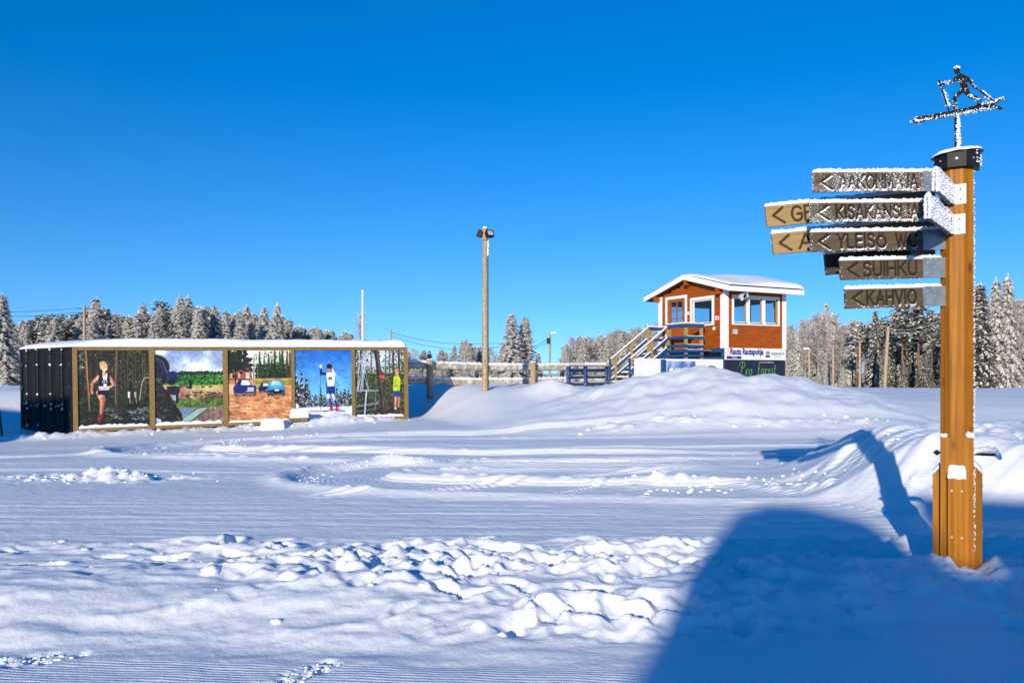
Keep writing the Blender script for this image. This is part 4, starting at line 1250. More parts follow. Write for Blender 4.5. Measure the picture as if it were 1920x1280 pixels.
def cs(px):
    k = (px - 960) / FPX
    return (k * A_C[1] - A_C[0]) / (F_C.x - k * F_C.y)


mb = MB()
fpnt = [(0.02, 0.05), (CL, 0.05), (CL, CD), (XL, CD)]
mb.prism(fpnt, 0.02, CH)
mb.build('container_body', M_CONT, cont)
# corrugated right end and back
mb = MB()
for i in range(9):
    y = 0.25 + i * 0.26
    mb.box(CL + .001, CL + .035, y, y + 0.13, 0.2, CH - .15)
mb.build('corrugated_end', M_CONT, cont)
mb = MB(); mb.box(0.3, CL - .02, 0.10, CD - .1, -0.18, 0.018); mb.build('skid', M_BLACKMETAL, cont)
# door end (left)
E0 = Vector((0.0, 0.03, 0)); E1 = Vector((XL, CD, 0))
ev = (E1 - E0).normalized(); en = Vector((ev.y, -ev.x, 0)) * -1
if en.x > 0: en = -en
EL = (E1 - E0).length
EM = Matrix(((ev.x, -en.x, 0, E0.x), (ev.y, -en.y, 0, E0.y), (0, 0, 1, 0), (0, 0, 0, 1)))   # local x along the end, -y outwards


def door_leaf(a, b, label=None):
    mb = MB(); mb.box(a, b, -0.03, -0.001, 0.12, CH - 0.10, 0, EM)
    n = 5
    for i in range(n):
        xa = a + (b - a) * (i + .18) / n; xb = a + (b - a) * (i + .62) / n
        mb.box(xa, xb, -0.042, -0.0305, 0.2, CH - 0.18, 0, EM)
    return mb.build('door', M_CONT, cont)


mb = MB()
mb.box(0.0, 0.10, -0.06, 0, 0.02, CH, 0, EM); mb.box(EL - .10, EL, -0.06, 0, 0.02, CH, 0, EM)
mb.box(0.101, EL - .101, -0.06, 0, CH - 0.09, CH, 0, EM); mb.box(.101, EL - .101, -0.06, 0, 0.02, 0.11, 0, EM)
mb.build('door_surround', M_CONT, cont)
for (a, b) in ((0.12, EL / 2 - .01), (EL / 2 + .01, EL - .12)):
    dl = door_leaf(a, b)
    for f in (0.27, 0.74):
        x = a + (b - a) * f
        mb = MB(); mb.tube([EM @ Vector((x, -0.085, 0.06)), EM @ Vector((x, -0.085, CH - 0.06))], 0.022, 8); mb.build('lock_bar', M_CONTBAR, dl)
        mb = MB()
        for z in (0.10, 0.62, 1.05, 1.95, CH - 0.09):
            mb.box(x - .05, x + .05, -0.10, -0.0525, z - .03, z + .03, 0, EM)
        mb.build('bar_keeper', M_CONTBAR, dl)
        mb = MB(); mb.bar(EM @ Vector((x, -.12, .78)), EM @ Vector((x + .36, -.11, .70)), .03, .04); mb.build('handle', M_CONTBAR, dl)
        mb = MB(); rr = random.Random(int(x * 100))
        for i in range(14):
            mb.blob(EM @ Vector((x + rr.uniform(-.04, .04), -0.10, rr.choice((0.13, 0.66, 0.80, 1.08, 1.98, CH - .05)) + rr.uniform(-.02, .04))), rr.uniform(.012, .035), i, .3)
        for i in range(5):
            mb.blob(EM @ Vector((x + rr.uniform(0, .36), -0.125, .80 - rr.uniform(0, .06))), rr.uniform(.012, .026), i, .3)
        mb.build('bar_frost', M_SNOW, dl, smooth=True)
    for z in (0.5, 1.3, 2.0):
        hx = a if a < EL / 2 else b
        mb = MB(); mb.box(hx - .05, hx + .05, -.07, -.053, z - .06, z + .06, 0, EM); mb.build('hinge', M_CONTBAR, dl)

# snow on the roof
ns, nt_ = 220, 46
S_, T_ = np.meshgrid(np.linspace(0, 1, ns), np.linspace(0, 1, nt_), indexing='ij')
xl = -0.10 + (XL - 0.02) * T_ * 1.0
X_ = xl + (CL + 0.02 - xl) * S_
Y_ = -0.10 + (CD + 0.12) * T_
ew = 0.34
edx = np.minimum((X_ - xl) / 1.6, (CL + 0.02 - X_) / 0.22); edy = np.minimum(Y_ + 0.10, CD + .02 - Y_) / 0.20
pr = np.sqrt(1 - (1 - np.clip(edx, 0, 1)) ** 2) * np.sqrt(1 - (1 - np.clip(edy, 0, 1)) ** 2)
hz = 0.02 + pr * (0.25 + 0.06 * (fbm(X_ * 1.2, Y_ * 2.0, 211) - .5) + 0.03 * (fbm(X_ * 5, Y_ * 5, 212) - .5))
over = np.where((Y_ < 0.02), 0.04 * (fbm(X_ * 2.5, Y_ * 0, 213) - .6), 0)
grid_mesh('roof_snow', X_, Y_ + over, CH + hz - 0.02, M_SNOW, cont)

# timber frame
PX = [(147, 281), (291, 419), (428, 547), (553, 660), (666, 758)]
PS = [(cs(a), cs(b)) for a, b in PX]
ZP0, ZP1 = 0.17, 2.40
mb = MB(); mb.box(-0.03, CL + .06, -0.05, 0.045, ZP1, CH - 0.012); mb.build('top_beam', M_FRAME, cont)
mb = MB(); mb.box(-0.03, CL + .06, -0.05, 0.045, 0.0, ZP0 - 0.06); mb.build('bottom_beam', M_FRAME, cont)
edges = [(-0.03, PS[0][0])] + [(PS[i][1], PS[i + 1][0]) for i in range(4)] + [(PS[4][1], CL + .06)]
for a, b in edges:
    mb = MB(); mb.box(a, b, -0.06, 0.043, 0.0 + 0.003, CH - 0.016); mb.build('frame_post', M_FRAME, cont)


# ---- the pictures: painted here as small pixel arrays
class Paint:
    def __init__(self, w, h, bg):
        self.w, self.h = w, h
        self.c = np.zeros((h, w, 3)) + np.array(bg) / 255.0
        self.X, self.Y = np.meshgrid((np.arange(w) + .5) / w, (np.arange(h) + .5) / h)     # y runs downward

    def blend(self, mask, col, a=1.0):
        m = np.clip(mask, 0, 1)[..., None] * a
        col = np.asarray(col, float)
        col = col / 255.0
        self.c = self.c * (1 - m) + col * m

    def poly(self, pts, col, a=1.0):
        self.blend(in_poly(self.X, self.Y, pts).astype(float), col, a)

    def ell(self, x, y, rx, ry, col, a=1.0):
        self.blend(np.clip((1.08 - np.hypot((self.X - x) / rx, (self.Y - y) / ry)) / 0.16, 0, 1), col, a)

    def line(self, pts, r, col, a=1.0):
        asp = self.h / self.w
        d = seg_dist(self.X, self.Y * asp, [(p[0], p[1] * asp) for p in pts])
        self.blend(np.clip((r - d) * self.w + 0.5, 0, 1), col, a)

    def limb(self, p0, p1, r0, r1, col, lit=True):
        n = 6
        if lit:
            self.limb(p0, p1, r0, r1, tuple(c * .74 for c in col), False)
            o = -.30 * max(r0, r1)
            self.limb((p0[0] + o, p0[1]), (p1[0] + o, p1[1]), r0 * .62, r1 * .62, tuple(min(255, c * 1.04) for c in col), False)
            return
        for i in range(n):
            t = i / n
            a = (p0[0] + (p1[0] - p0[0]) * t, p0[1] + (p1[1] - p0[1]) * t); t2 = (i + 1) / n
            b = (p0[0] + (p1[0] - p0[0]) * t2, p0[1] + (p1[1] - p0[1]) * t2)
            self.line([a, b], r0 + (r1 - r0) * (t + t2) / 2, col)

    def grad(self, y0, y1, c0, c1):
        t = np.clip((self.Y - y0) / (y1 - y0), 0, 1)[..., None]
        m = ((self.Y >= y0) & (self.Y <= y1))[..., None]
        g = np.array(c0) / 255 * (1 - t) + np.array(c1) / 255 * t
        self.c = np.where(m, g, self.c)

    def tex(self, y0, y1, s, seed, c0, c1, sx=None, thr=None, x0=0, x1=1):
        n = fbm(self.X * (sx or s), self.Y * s, seed, 4, .6)
        n = np.clip((n - .3) / .4, 0, 1)[..., None]
        g = np.array(c0) / 255 * (1 - n) + np.array(c1) / 255 * n
        m = ((self.Y >= y0) & (self.Y <= y1) & (self.X >= x0) & (self.X <= x1))[..., None]
        if thr is not None:
            m = m & (n > thr)
        self.c = np.where(m, g, self.c)

    def conifer(self, x, yb, yt, w, c0, c1, seed, snow=0.0):
        rr = np.random.default_rng(seed)
        n = 240
        for _ in range(n):
            t = rr.random() ** .8
            y = yt + (yb - yt) * t
            hw = w * t * (0.6 + .4 * ((t * 7) % 1))
            px = x + (rr.random() * 2 - 1) * hw
            k = rr.random()
            col = np.array(c0) * (1 - k) + np.array(c1) * k
            if snow and rr.random() < snow: col = np.array((205, 208, 215)) * (0.7 + .3 * rr.random())
            self.ellf(px, y, w * .16, (yb - yt) * .018 + .003, col)

    def ellf(self, x, y, rx, ry, col):
        """small fast ellipse"""
        i0, i1 = int(max(0, (x - rx) * self.w)), int(min(self.w, (x + rx) * self.w + 2))
        j0, j1 = int(max(0, (y - ry) * self.h)), int(min(self.h, (y + ry) * self.h + 2))
        if i1 <= i0 or j1 <= j0: return
        sx, sy = self.X[j0:j1, i0:i1], self.Y[j0:j1, i0:i1]
        m = (np.hypot((sx - x) / rx, (sy - y) / ry) < 1)[..., None]
        self.c[j0:j1, i0:i1] = np.where(m, np.asarray(col) / 255.0, self.c[j0:j1, i0:i1])

    def splat(self, x0, x1, y0, y1, n, cols, r, seed, asp=1.0, dens=None):
        """leaf and needle dabs"""
        rr = np.random.default_rng(seed)
        cols = np.array(cols, float)
        for _ in range(n):
            x, y = x0 + (x1 - x0) * rr.random(), y0 + (y1 - y0) * rr.random()
            if dens is not None and rr.random() > dens(x, y): continue
            a, b = rr.integers(len(cols)), rr.random()
            c = cols[a] * (.7 + .6 * b)
            q = r * (.4 + rr.random())
            self.ellf(x, y, q * asp, q * self.w / self.h, np.clip(c, 0, 255))

    def image(self, name):
        # print grain, mottling and a touch of lens blur
        sd = len(bpy.data.images) * 7 + 300
        g = 1 + .30 * (fbm(self.X * 45, self.Y * 45, sd, 3, .7) - .5) + .22 * (fbm(self.X * 9, self.Y * 9, sd + 4, 2) - .5)
        g = g + .16 * (hash2(np.floor(self.X * self.w), np.floor(self.Y * self.h), sd) - .5)
        c = self.c * g[..., None]
        c = np.clip(c, 0, 1) ** 1.18 * 1.02
        k = np.pad(c, ((1, 1), (1, 1), (0, 0)), 'edge')
        self.c = 0.96 * np.clip(self.c, 0, 1)
        for _ in range(1):
            b_ = (k[1:-1, 1:-1] * 4 + k[:-2, 1:-1] + k[2:, 1:-1] + k[1:-1, :-2] + k[1:-1, 2:]) / 8
            k = np.pad(b_, ((1, 1), (1, 1), (0, 0)), 'edge')
        self.c = (k[1:-1, 1:-1] * 4 + k[:-2, 1:-1] + k[2:, 1:-1] + k[1:-1, :-2] + k[1:-1, 2:]) / 8
        im = bpy.data.images.new(name, self.w, self.h, alpha=False)
        a = np.ones((self.h, self.w, 4), np.float32)
        a[..., :3] = np.clip(self.c, 0, 1)[::-1]
        im.pixels.foreach_set(a.ravel())
        im.update()
        im.pack()
        return im


SKIN, SKIN2 = (214, 158, 128), (190, 128, 100)


def pic_runner():
    p = Paint(330, 370, (38, 44, 24))
    p.grad(0, 1, (34, 38, 22), (14, 18, 12))
    rr = np.random.default_rng(4)
    cl = vn(np.array([0.0]), np.array([0.0]))
    p.splat(0, 1, 0, .62, 1500, [(22, 28, 14), (44, 52, 24), (70, 78, 34), (98, 104, 46), (30, 34, 18)], .010, 61, dens=lambda x, y: float(vn(np.array([x * 5]), np.array([y * 4]), 3)[0]) * 1.2)
    for i in range(46):
        x = rr.random(); w = .002 + .006 * rr.random() ** 2; k = rr.random()
        c = (30 + 70 * k, 27 + 52 * k, 20 + 36 * k)
        p.line([(x, .02 + .2 * rr.random()), (x + rr.normal() * .01, .60 + .14 * rr.random())], w, c, .75)
        if k > .6: p.line([(x - w * .4, .05), (x - w * .4 + rr.normal() * .005, .5)], w * .35, (150, 128, 100), .6)
    p.splat(0, 1, 0, .50, 900, [(18, 24, 12), (58, 66, 28), (92, 102, 40), (126, 132, 66)], .007, 62, dens=lambda x, y: float(vn(np.array([x * 4 + 9]), np.array([y * 4]), 5)[0]) ** 1.5)
    p.splat(0, .12, 0, .25, 60, [(190, 200, 206), (150, 166, 170)], .006, 63)
    p.splat(0, 1, .60, .80, 700, [(30, 44, 20), (58, 84, 34), (40, 60, 26), (16, 22, 12)], .014, 64, 2.2)
    p.splat(0, 1, .72, 1, 900, [(12, 16, 10), (30, 40, 22), (44, 58, 30), (20, 26, 16)], .014, 65, 1.8)
    p.splat(.35, 1, .76, .92, 260, [(96, 102, 100), (130, 134, 132), (70, 76, 74)], .010, 66, 2.4, dens=lambda x, y: float(vn(np.array([x * 6]), np.array([y * 16]), 8)[0]) ** 2 * 1.6)
    p.line([(.115, 0), (.13, .35), (.155, .78)], .011, (150, 96, 52)); p.line([(.12, 0), (.133, .35), (.158, .6)], .004, (206, 146, 88))
    p.line([(.545, 0), (.53, .4), (.525, .82)], .021, (74, 56, 52)); p.line([(.54, 0), (.523, .4), (.518, .7)], .006, (158, 116, 102))
    p.splat(.50, .57, 0, .4, 60, [(120, 86, 78), (60, 46, 40), (40, 50, 24)], .007, 67)
    p.line([(.86, .66), (.89, .45), (.93, .37), (.99, .36)], .006, (170, 176, 150))
    for x, c in ((.71, (226, 228, 230)), (.80, (190, 170, 165))):                          # two far runners
        p.ell(x, .53, .014, .018, (60, 40, 34)); p.limb((x, .56), (x, .62), .018, .015, c); p.limb((x - .006, .64), (x - .012, .72), .010, .007, (22, 24, 36)); p.limb((x + .008, .64), (x + .016, .70), .009, .006, SKIN2)
    # main runner
    p.limb((.29, .345), (.20, .43), .030, .022, SKIN); p.limb((.20, .43), (.19, .53), .022, .017, SKIN2); p.ell(.195, .55, .018, .022, SKIN)
    p.limb((.43, .345), (.495, .45), .030, .022, SKIN); p.limb((.495, .45), (.41, .505), .022, .017, SKIN); p.ell(.395, .51, .022, .018, SKIN)
    p.limb((.38, .57), (.385, .66), .040, .030, (26, 24, 26))
    p.limb((.385, .64), (.40, .70), .028, .022, (60, 40, 34))
    p.limb((.30, .55), (.335, .645), .052, .042, SKIN); p.limb((.335, .645), (.315, .83), .038, .018, SKIN2)
    p.poly([(.27, .50), (.42, .50), (.42, .60), (.33, .575), (.27, .585)], (20, 20, 24))
    p.poly([(.30, .30), (.43, .30), (.435, .40), (.425, .52), (.285, .52), (.29, .42)], (232, 234, 238))
    p.poly([(.30, .30), (.335, .295), (.355, .42), (.35, .47), (.29, .47), (.285, .40)], (20, 22, 34))
    p.poly([(.41, .295), (.44, .30), (.445, .40), (.43, .47), (.395, .47), (.40, .40)], (20, 22, 34))
    p.poly([(.33, .385), (.42, .385), (.42, .435), (.33, .435)], (24, 24, 34))
    for s in ([(.345, .395), (.345, .425)], [(.365, .395), (.365, .425)], [(.385, .395), (.40, .395), (.40, .425)]):
        p.line(s, .005, (235, 235, 240))
    p.poly([(.28, .49), (.42, .485), (.42, .51), (.28, .515)], (170, 60, 120), .5)
    p.limb((.365, .27), (.365, .31), .022, .026, SKIN)
    p.ell(.355, .20, .052, .062, (196, 164, 112)); p.ell(.372, .225, .040, .052, (226, 178, 150)); p.ell(.345, .175, .045, .03, (204, 172, 120))
    p.line([(.365, .215), (.372, .215)], .004, (80, 50, 40)); p.line([(.39, .213), (.397, .213)], .004, (80, 50, 40)); p.line([(.370, .25), (.392, .248)], .004, (236, 224, 218))
    p.ell(.305, .86, .034, .03, (150, 28, 52)); p.ell(.285, .905, .022, .045, (166, 34, 60)); p.ell(.275, .93, .014, .022, (90, 16, 34))
    return p


def pic_rifle():
    p = Paint(320, 350, (214, 220, 232))
    p.grad(0, .34, (150, 170, 206), (226, 230, 236))
    n = fbm(p.X * 3, p.Y * 5, 21, 4)
    p.blend(np.clip((n - .42) * 4, 0, 1) * (p.Y < .36), (234, 236, 240), .9)
    p.blend(np.clip((.42 - n) * 4, 0, 1) * (p.Y < .30), (116, 138, 178), .6)
    edge = .30 - .035 * fbm(p.X * 26, 0 * p.X, 22, 2) + .01
    p.blend((p.Y > edge).astype(float), (32, 56, 32))
    p.tex(.34, .47, 14, 23, (38, 84, 34), (78, 138, 58)); p.tex(.30, .36, 20, 24, (22, 44, 28), (58, 90, 50), thr=.3)
    p.grad(.46, .52, (150, 168, 70), (196, 182, 116)); p.grad(.52, .64, (200, 172, 128), (158, 128, 104))
    p.tex(.60, .72, 14, 25, (70, 56, 46), (150, 120, 96), sx=6); p.tex(.67, .79, 30, 26, (44, 66, 24), (112, 146, 62), sx=18)
    p.tex(.775, 1, 60, 27, (104, 84, 84), (162, 136, 132))
    p.splat(.30, 1, .28, .36, 260, [(20, 40, 26), (44, 70, 40), (30, 54, 34)], .008, 81, .5)
    p.splat(.30, 1, .34, .47, 900, [(36, 84, 32), (64, 120, 50), (92, 150, 66), (28, 60, 26)], .011, 82, 1.4)
    p.splat(.30, 1, .67, .79, 700, [(50, 76, 26), (108, 146, 56), (80, 110, 40), (140, 166, 80)], .006, 83, .5)
    p.splat(.30, 1, .57, .66, 110, [(110, 84, 70), (70, 54, 46), (170, 140, 112)], .010, 84, 2.0)
    p.poly([(.36, .78), (.60, .80), (.40, .92), (.36, .92)], (112, 128, 158)); p.poly([(.40, 1.0), (.40, .90), (.60, .80), (.78, .79), (.46, 1.0)], (158, 186, 176)); p.line([(.40, .92), (.60, .805)], .005, (30, 34, 40)); p.line([(.46, 1.0), (.78, .795)], .006, (40, 44, 48))
    for x in (.70, .81): p.ell(x, .50, .03, .010, (40, 38, 30))
    # jacket, arm, cap
    JK = True
    p.poly([(0, .40), (.10, .46), (.20, .60), (.30, .75), (.38, .86), (.40, 1), (0, 1)], (24, 24, 28)); p.poly([(0, .45), (.10, .50), (.16, .62), (.20, .80), (.10, .86), (0, .70)], (84, 78, 62), .55)
    p.tex(.5, .95, 9, 28, (14, 14, 18), (44, 40, 36), thr=.55, x0=0, x1=.22)
    p.splat(0, .30, .46, .98, 330, [(14, 14, 18), (40, 38, 34), (86, 80, 62), (26, 26, 28)], .014, 85, .8, dens=lambda x, y: 1.0 if (y > .42 + x * 1.15 and x < .30) else 0)
    p.poly([(.29, .87), (.36, .93), (.39, .99), (.34, .96)], (120, 104, 82), .8); p.poly([(0, .90), (.08, .93), (.10, 1), (0, 1)], (176, 190, 214))
    p.ell(.02, .23, .19, .17, (22, 22, 38)); p.ell(.09, .24, .12, .14, (30, 30, 50)); p.line([(.02, .10), (.12, .16), (.18, .30)], .008, (96, 98, 124)); p.line([(.0, .13), (.08, .18), (.13, .28)], .006, (70, 72, 96))
    p.ell(.26, .36, .07, .08, (30, 38, 92)); p.ell(.13, .38, .055, .085, (44, 44, 60)); p.ell(.13, .38, .035, .06, (18, 18, 26)); p.ell(.24, .43, .06, .04, (16, 18, 30)); p.line([(0, .38), (.10, .39)], .007, (60, 130, 140))
    p.ell(.155, .49, .02, .04, (200, 150, 130))
    p.poly([(.17, .49), (.30, .48), (.40, .52), (.36, .60), (.20, .60)], (38, 40, 56)); p.line([(.30, .51), (.52, .50)], .022, (44, 46, 62)); p.line([(.36, .505), (.52, .495)], .010, (96, 98, 116)); p.poly([(.50, .41), (.53, .40), (.53, .53), (.50, .53)], (24, 24, 34))
    p.ell(.40, .55, .04, .05, (190, 132, 116)); p.ell(.43, .52, .03, .025, (200, 142, 124)); p.limb((.38, .58), (.34, .64), .025, .03, (182, 126, 112)); p.poly([(.22, .60), (.34, .62), (.34, .70), (.28, .68)], (168, 176, 196)); p.poly([(.30, .60), (.34, .60), (.34, .72), (.30, .72)], (26, 26, 34))
    return p


def car(p, x, y, w, body, dark, front):
    h = w * .30
    p.poly([(x, y - h * .95), (x + w * .10, y - h * 1.35), (x + w * .98, y - h * 1.25), (x + w, y - h * .2), (x + w * .04, y - h * .2)], body)
    p.poly([(x + w * .12, y - h * 1.3), (x + w * .26, y - h * 2.1), (x + w * .68, y - h * 2.1), (x + w * .80, y - h * 1.25)], body)
    p.poly([(x + w * .32, y - h * 1.32), (x + w * .38, y - h * 1.95), (x + w * .66, y - h * 1.95), (x + w * .76, y - h * 1.3)], (206, 214, 226))
    p.poly([(x + w * .16, y - h * 1.32), (x + w * .26, y - h * 1.9), (x + w * .33, y - h * 1.9), (x + w * .28, y - h * 1.32)], dark)
    if front: p.poly([(x + w * .62, y - h * 1.0), (x + w * .90, y - h * 1.0), (x + w * .90, y - h * .55), (x + w * .62, y - h * .55)], (176, 178, 186))
    p.line([(x + w * .55, y - h * .5), (x + w * .98, y - h * .45)], .005, (210, 212, 220))
    for f in (.12, .47, .92): p.ell(x + w * f, y - h * .22, w * .055, h * .36, (24, 24, 28)); p.ell(x + w * f, y - h * .22, w * .025, h * .16, (150, 150, 156))
    p.ell(x + w * .5, y + h * .02, w * .55, h * .14, (96, 66, 46), .6)


def pic_cars():
    p = Paint(330, 370, (226, 222, 214))
    p.tex(0, .40, 3, 31, (208, 206, 200), (236, 232, 224))
    rr = np.random.default_rng(9)
    for x, yt, w in ((.50, .02, .045), (.57, .08, .04), (.64, .05, .05), (.74, .0, .06), (.82, .02, .06), (.86, -.02, .07), (.69, .13, .05), (.46, .18, .04), (.93, .10, .06), (.99, .05, .06)):
        p.conifer(x, .42, yt, w, (26, 44, 22), (86, 116, 56), int(x * 100))
    p.tex(.26, .42, 20, 32, (20, 30, 16), (62, 84, 38), x0=.44, sx=14)
    p.splat(.42, 1, .20, .42, 900, [(24, 38, 18), (44, 66, 28), (70, 98, 44), (16, 24, 12)], .009, 71)
    p.splat(.44, 1, .02, .25, 500, [(34, 54, 26), (80, 110, 56), (56, 80, 40)], .007, 72, dens=lambda x, y: .25 + .75 * (abs((x * 11) % 1 - .5) < .22))
    p.line([(.94, .02), (.935, .42)], .012, (84, 62, 48)); p.line([(.98, .02), (.985, .42)], .010, (96, 70, 52))
    p.grad(.40, 1.01, (200, 150, 108), (190, 128, 84)); p.tex(.40, 1, 16, 33, (176, 120, 80), (214, 160, 118), sx=5); p.splat(0, 1, .62, 1, 200, [(182, 126, 84), (208, 156, 114)], .009, 73, 4.0)
    p.tex(.42, .50, 26, 34, (122, 128, 52), (172, 160, 84), x0=.40, sx=12)
    p.poly([(.0, .28), (.25, .16), (.36, .30), (.38, .42), (.0, .42)], (150, 92, 66)); p.poly([(.20, .26), (.30, .16), (.39, .27), (.38, .32), (.30, .24), (.24, .30)], (58, 50, 58)); p.poly([(.28, .30), (.34, .30), (.34, .40), (.28, .40)], (212, 190, 170))
    for x in (.04, .10, .16): p.poly([(x, .31), (x + .03, .31), (x + .03, .39), (x, .39)], (206, 176, 140))
    for i in range(260):
        x = .10 + rr.normal() * .10; y = .13 + rr.normal() * .09
        p.ellf(x, y, .03, .018, np.array((30, 38, 22)) * (0.7 + .9 * rr.random()))
    p.line([(.115, .10), (.12, .46)], .011, (56, 40, 30)); p.line([(.41, .08), (.40, .43)], .008, (132, 116, 92)); p.line([(.465, .22), (.465, .42)], .005, (150, 134, 104))
    p.ell(.05, .55, .08, .07, (226, 200, 176), .6); p.ell(.40, .50, .1, .03, (222, 190, 160), .5)
    car(p, .08, .63, .36, (38, 44, 112), (20, 24, 60), True); car(p, .47, .595, .22, (34, 38, 92), (20, 22, 50), False)
    w = .27; x = .62; y = .645
    p.ell(x + .135, y - .02, .15, .02, (90, 62, 46), .7); p.ell(x + .135, y - .10, .135, .075, (60, 148, 206)); p.ell(x + .135, y - .16, .105, .055, (84, 168, 220)); p.poly([(x + .06, y - .15), (x + .08, y - .205), (x + .19, y - .205), (x + .215, y - .15)], (176, 208, 226)); p.ell(x + .135, y - .055, .11, .03, (20, 24, 36)); p.poly([(x + .11, y - .085), (x + .18, y - .085), (x + .18, y - .065), (x + .11, y - .065)], (214, 224, 232))
    for f in (.015, .07, .255): p.ell(x + f, y - .035, .022, .042, (24, 24, 28)); p.ell(x + f, y - .035, .010, .018, (140, 140, 146))
    return p


def pic_skier():
    p = Paint(330, 400, (70, 140, 205))
    p.grad(0, .82, (44, 116, 200), (138, 206, 236))
    n = fbm(p.X * 4, p.Y * 9, 41, 4); p.blend(np.clip((n - .5) * 3, 0, 1) * (p.Y < .5), (120, 176, 226), .4); p.blend(np.clip((.45 - n) * 3, 0, 1) * (p.Y < .3), (34, 92, 176), .5)
    for x, yt, w in ((.03, .36, .08), (.12, .34, .09), (.20, .42, .10), (.06, .50, .10), (.24, .55, .08), (.36, .64, .06), (.45, .56, .06), (.52, .66, .06), (.62, .60, .06), (.73, .56, .07), (.80, .62, .07), (.87, .56, .08), (.94, .60, .08), (.99, .66, .07)):
        p.conifer(x, .85, yt, w, (22, 28, 28), (62, 70, 66), int(x * 1000) + 3, snow=.28)
    p.splat(0, .26, .42, .84, 420, [(26, 32, 32), (60, 70, 66), (190, 196, 206), (40, 46, 46)], .010, 91, dens=lambda x, y: 1.0 if y > .40 + x * 1.2 else 0)
    p.splat(.30, 1, .66, .84, 420, [(26, 34, 34), (60, 70, 66), (170, 178, 190)], .009, 92)
    p.tex(.83, 1, 10, 42, (196, 206, 224), (240, 242, 246), sx=4); p.ell(.03, .82, .04, .05, (226, 230, 240))
    p.line([(.28, .885), (.62, .885)], .004, (60, 66, 90), .7); p.line([(.50, .90), (.66, .875), (.88, .905)], .006, (36, 38, 56)); p.line([(.25, .88), (.40, .90), (.66, .885)], .004, (60, 66, 90))
    p.line([(.445, .30), (.44, .88)], .004, (70, 96, 92)); p.line([(.70, .42), (.95, .88)], .004, (70, 120, 120))
    p.limb((.56, .35), (.46, .34), .026, .022, (34, 40, 88)); p.limb((.46, .35), (.455, .26), .022, .014, (38, 46, 100)); p.ell(.455, .24, .018, .028, (226, 232, 240))
    p.limb((.67, .33), (.725, .37), .028, .022, (36, 44, 96)); p.limb((.725, .37), (.665, .30), .020, .016, (220, 226, 240)); p.ell(.66, .295, .02, .022, (236, 238, 244))
    p.limb((.59, .50), (.585, .66), .046, .036, (44, 58, 140)); p.limb((.585, .66), (.625, .80), .034, .022, (212, 220, 238)); p.limb((.65, .50), (.665, .66), .046, .036, (44, 58, 140)); p.limb((.665, .66), (.725, .82), .034, .022, (196, 208, 234))
    p.limb((.60, .72), (.625, .80), .02, .02, (44, 58, 140)); p.limb((.70, .75), (.725, .82), .02, .02, (44, 58, 140))
    p.poly([(.55, .33), (.68, .32), (.70, .40), (.685, .53), (.57, .53), (.555, .42)], (228, 232, 240))
    p.poly([(.585, .39), (.655, .39), (.655, .44), (.585, .44)], (236, 238, 242))
    for s in ([(.60, .395), (.595, .43), (.61, .435), (.612, .415), (.597, .415)], [(.628, .395), (.623, .42), (.645, .42)], [(.642, .40), (.642, .435)]): p.line(s, .006, (20, 24, 30))
    p.ell(.61, .275, .042, .05, (200, 142, 118)); p.ell(.605, .235, .048, .035, (26, 28, 44)); p.line([(.575, .262), (.64, .256)], .012, (18, 20, 30)); p.ell(.625, .295, .015, .015, (176, 70, 60))
    p.ell(.63, .845, .026, .04, (196, 30, 44)); p.ell(.735, .865, .03, .04, (204, 34, 48)); p.line([(.735, .84), (.755, .88)], .006, (230, 200, 200))
    return p


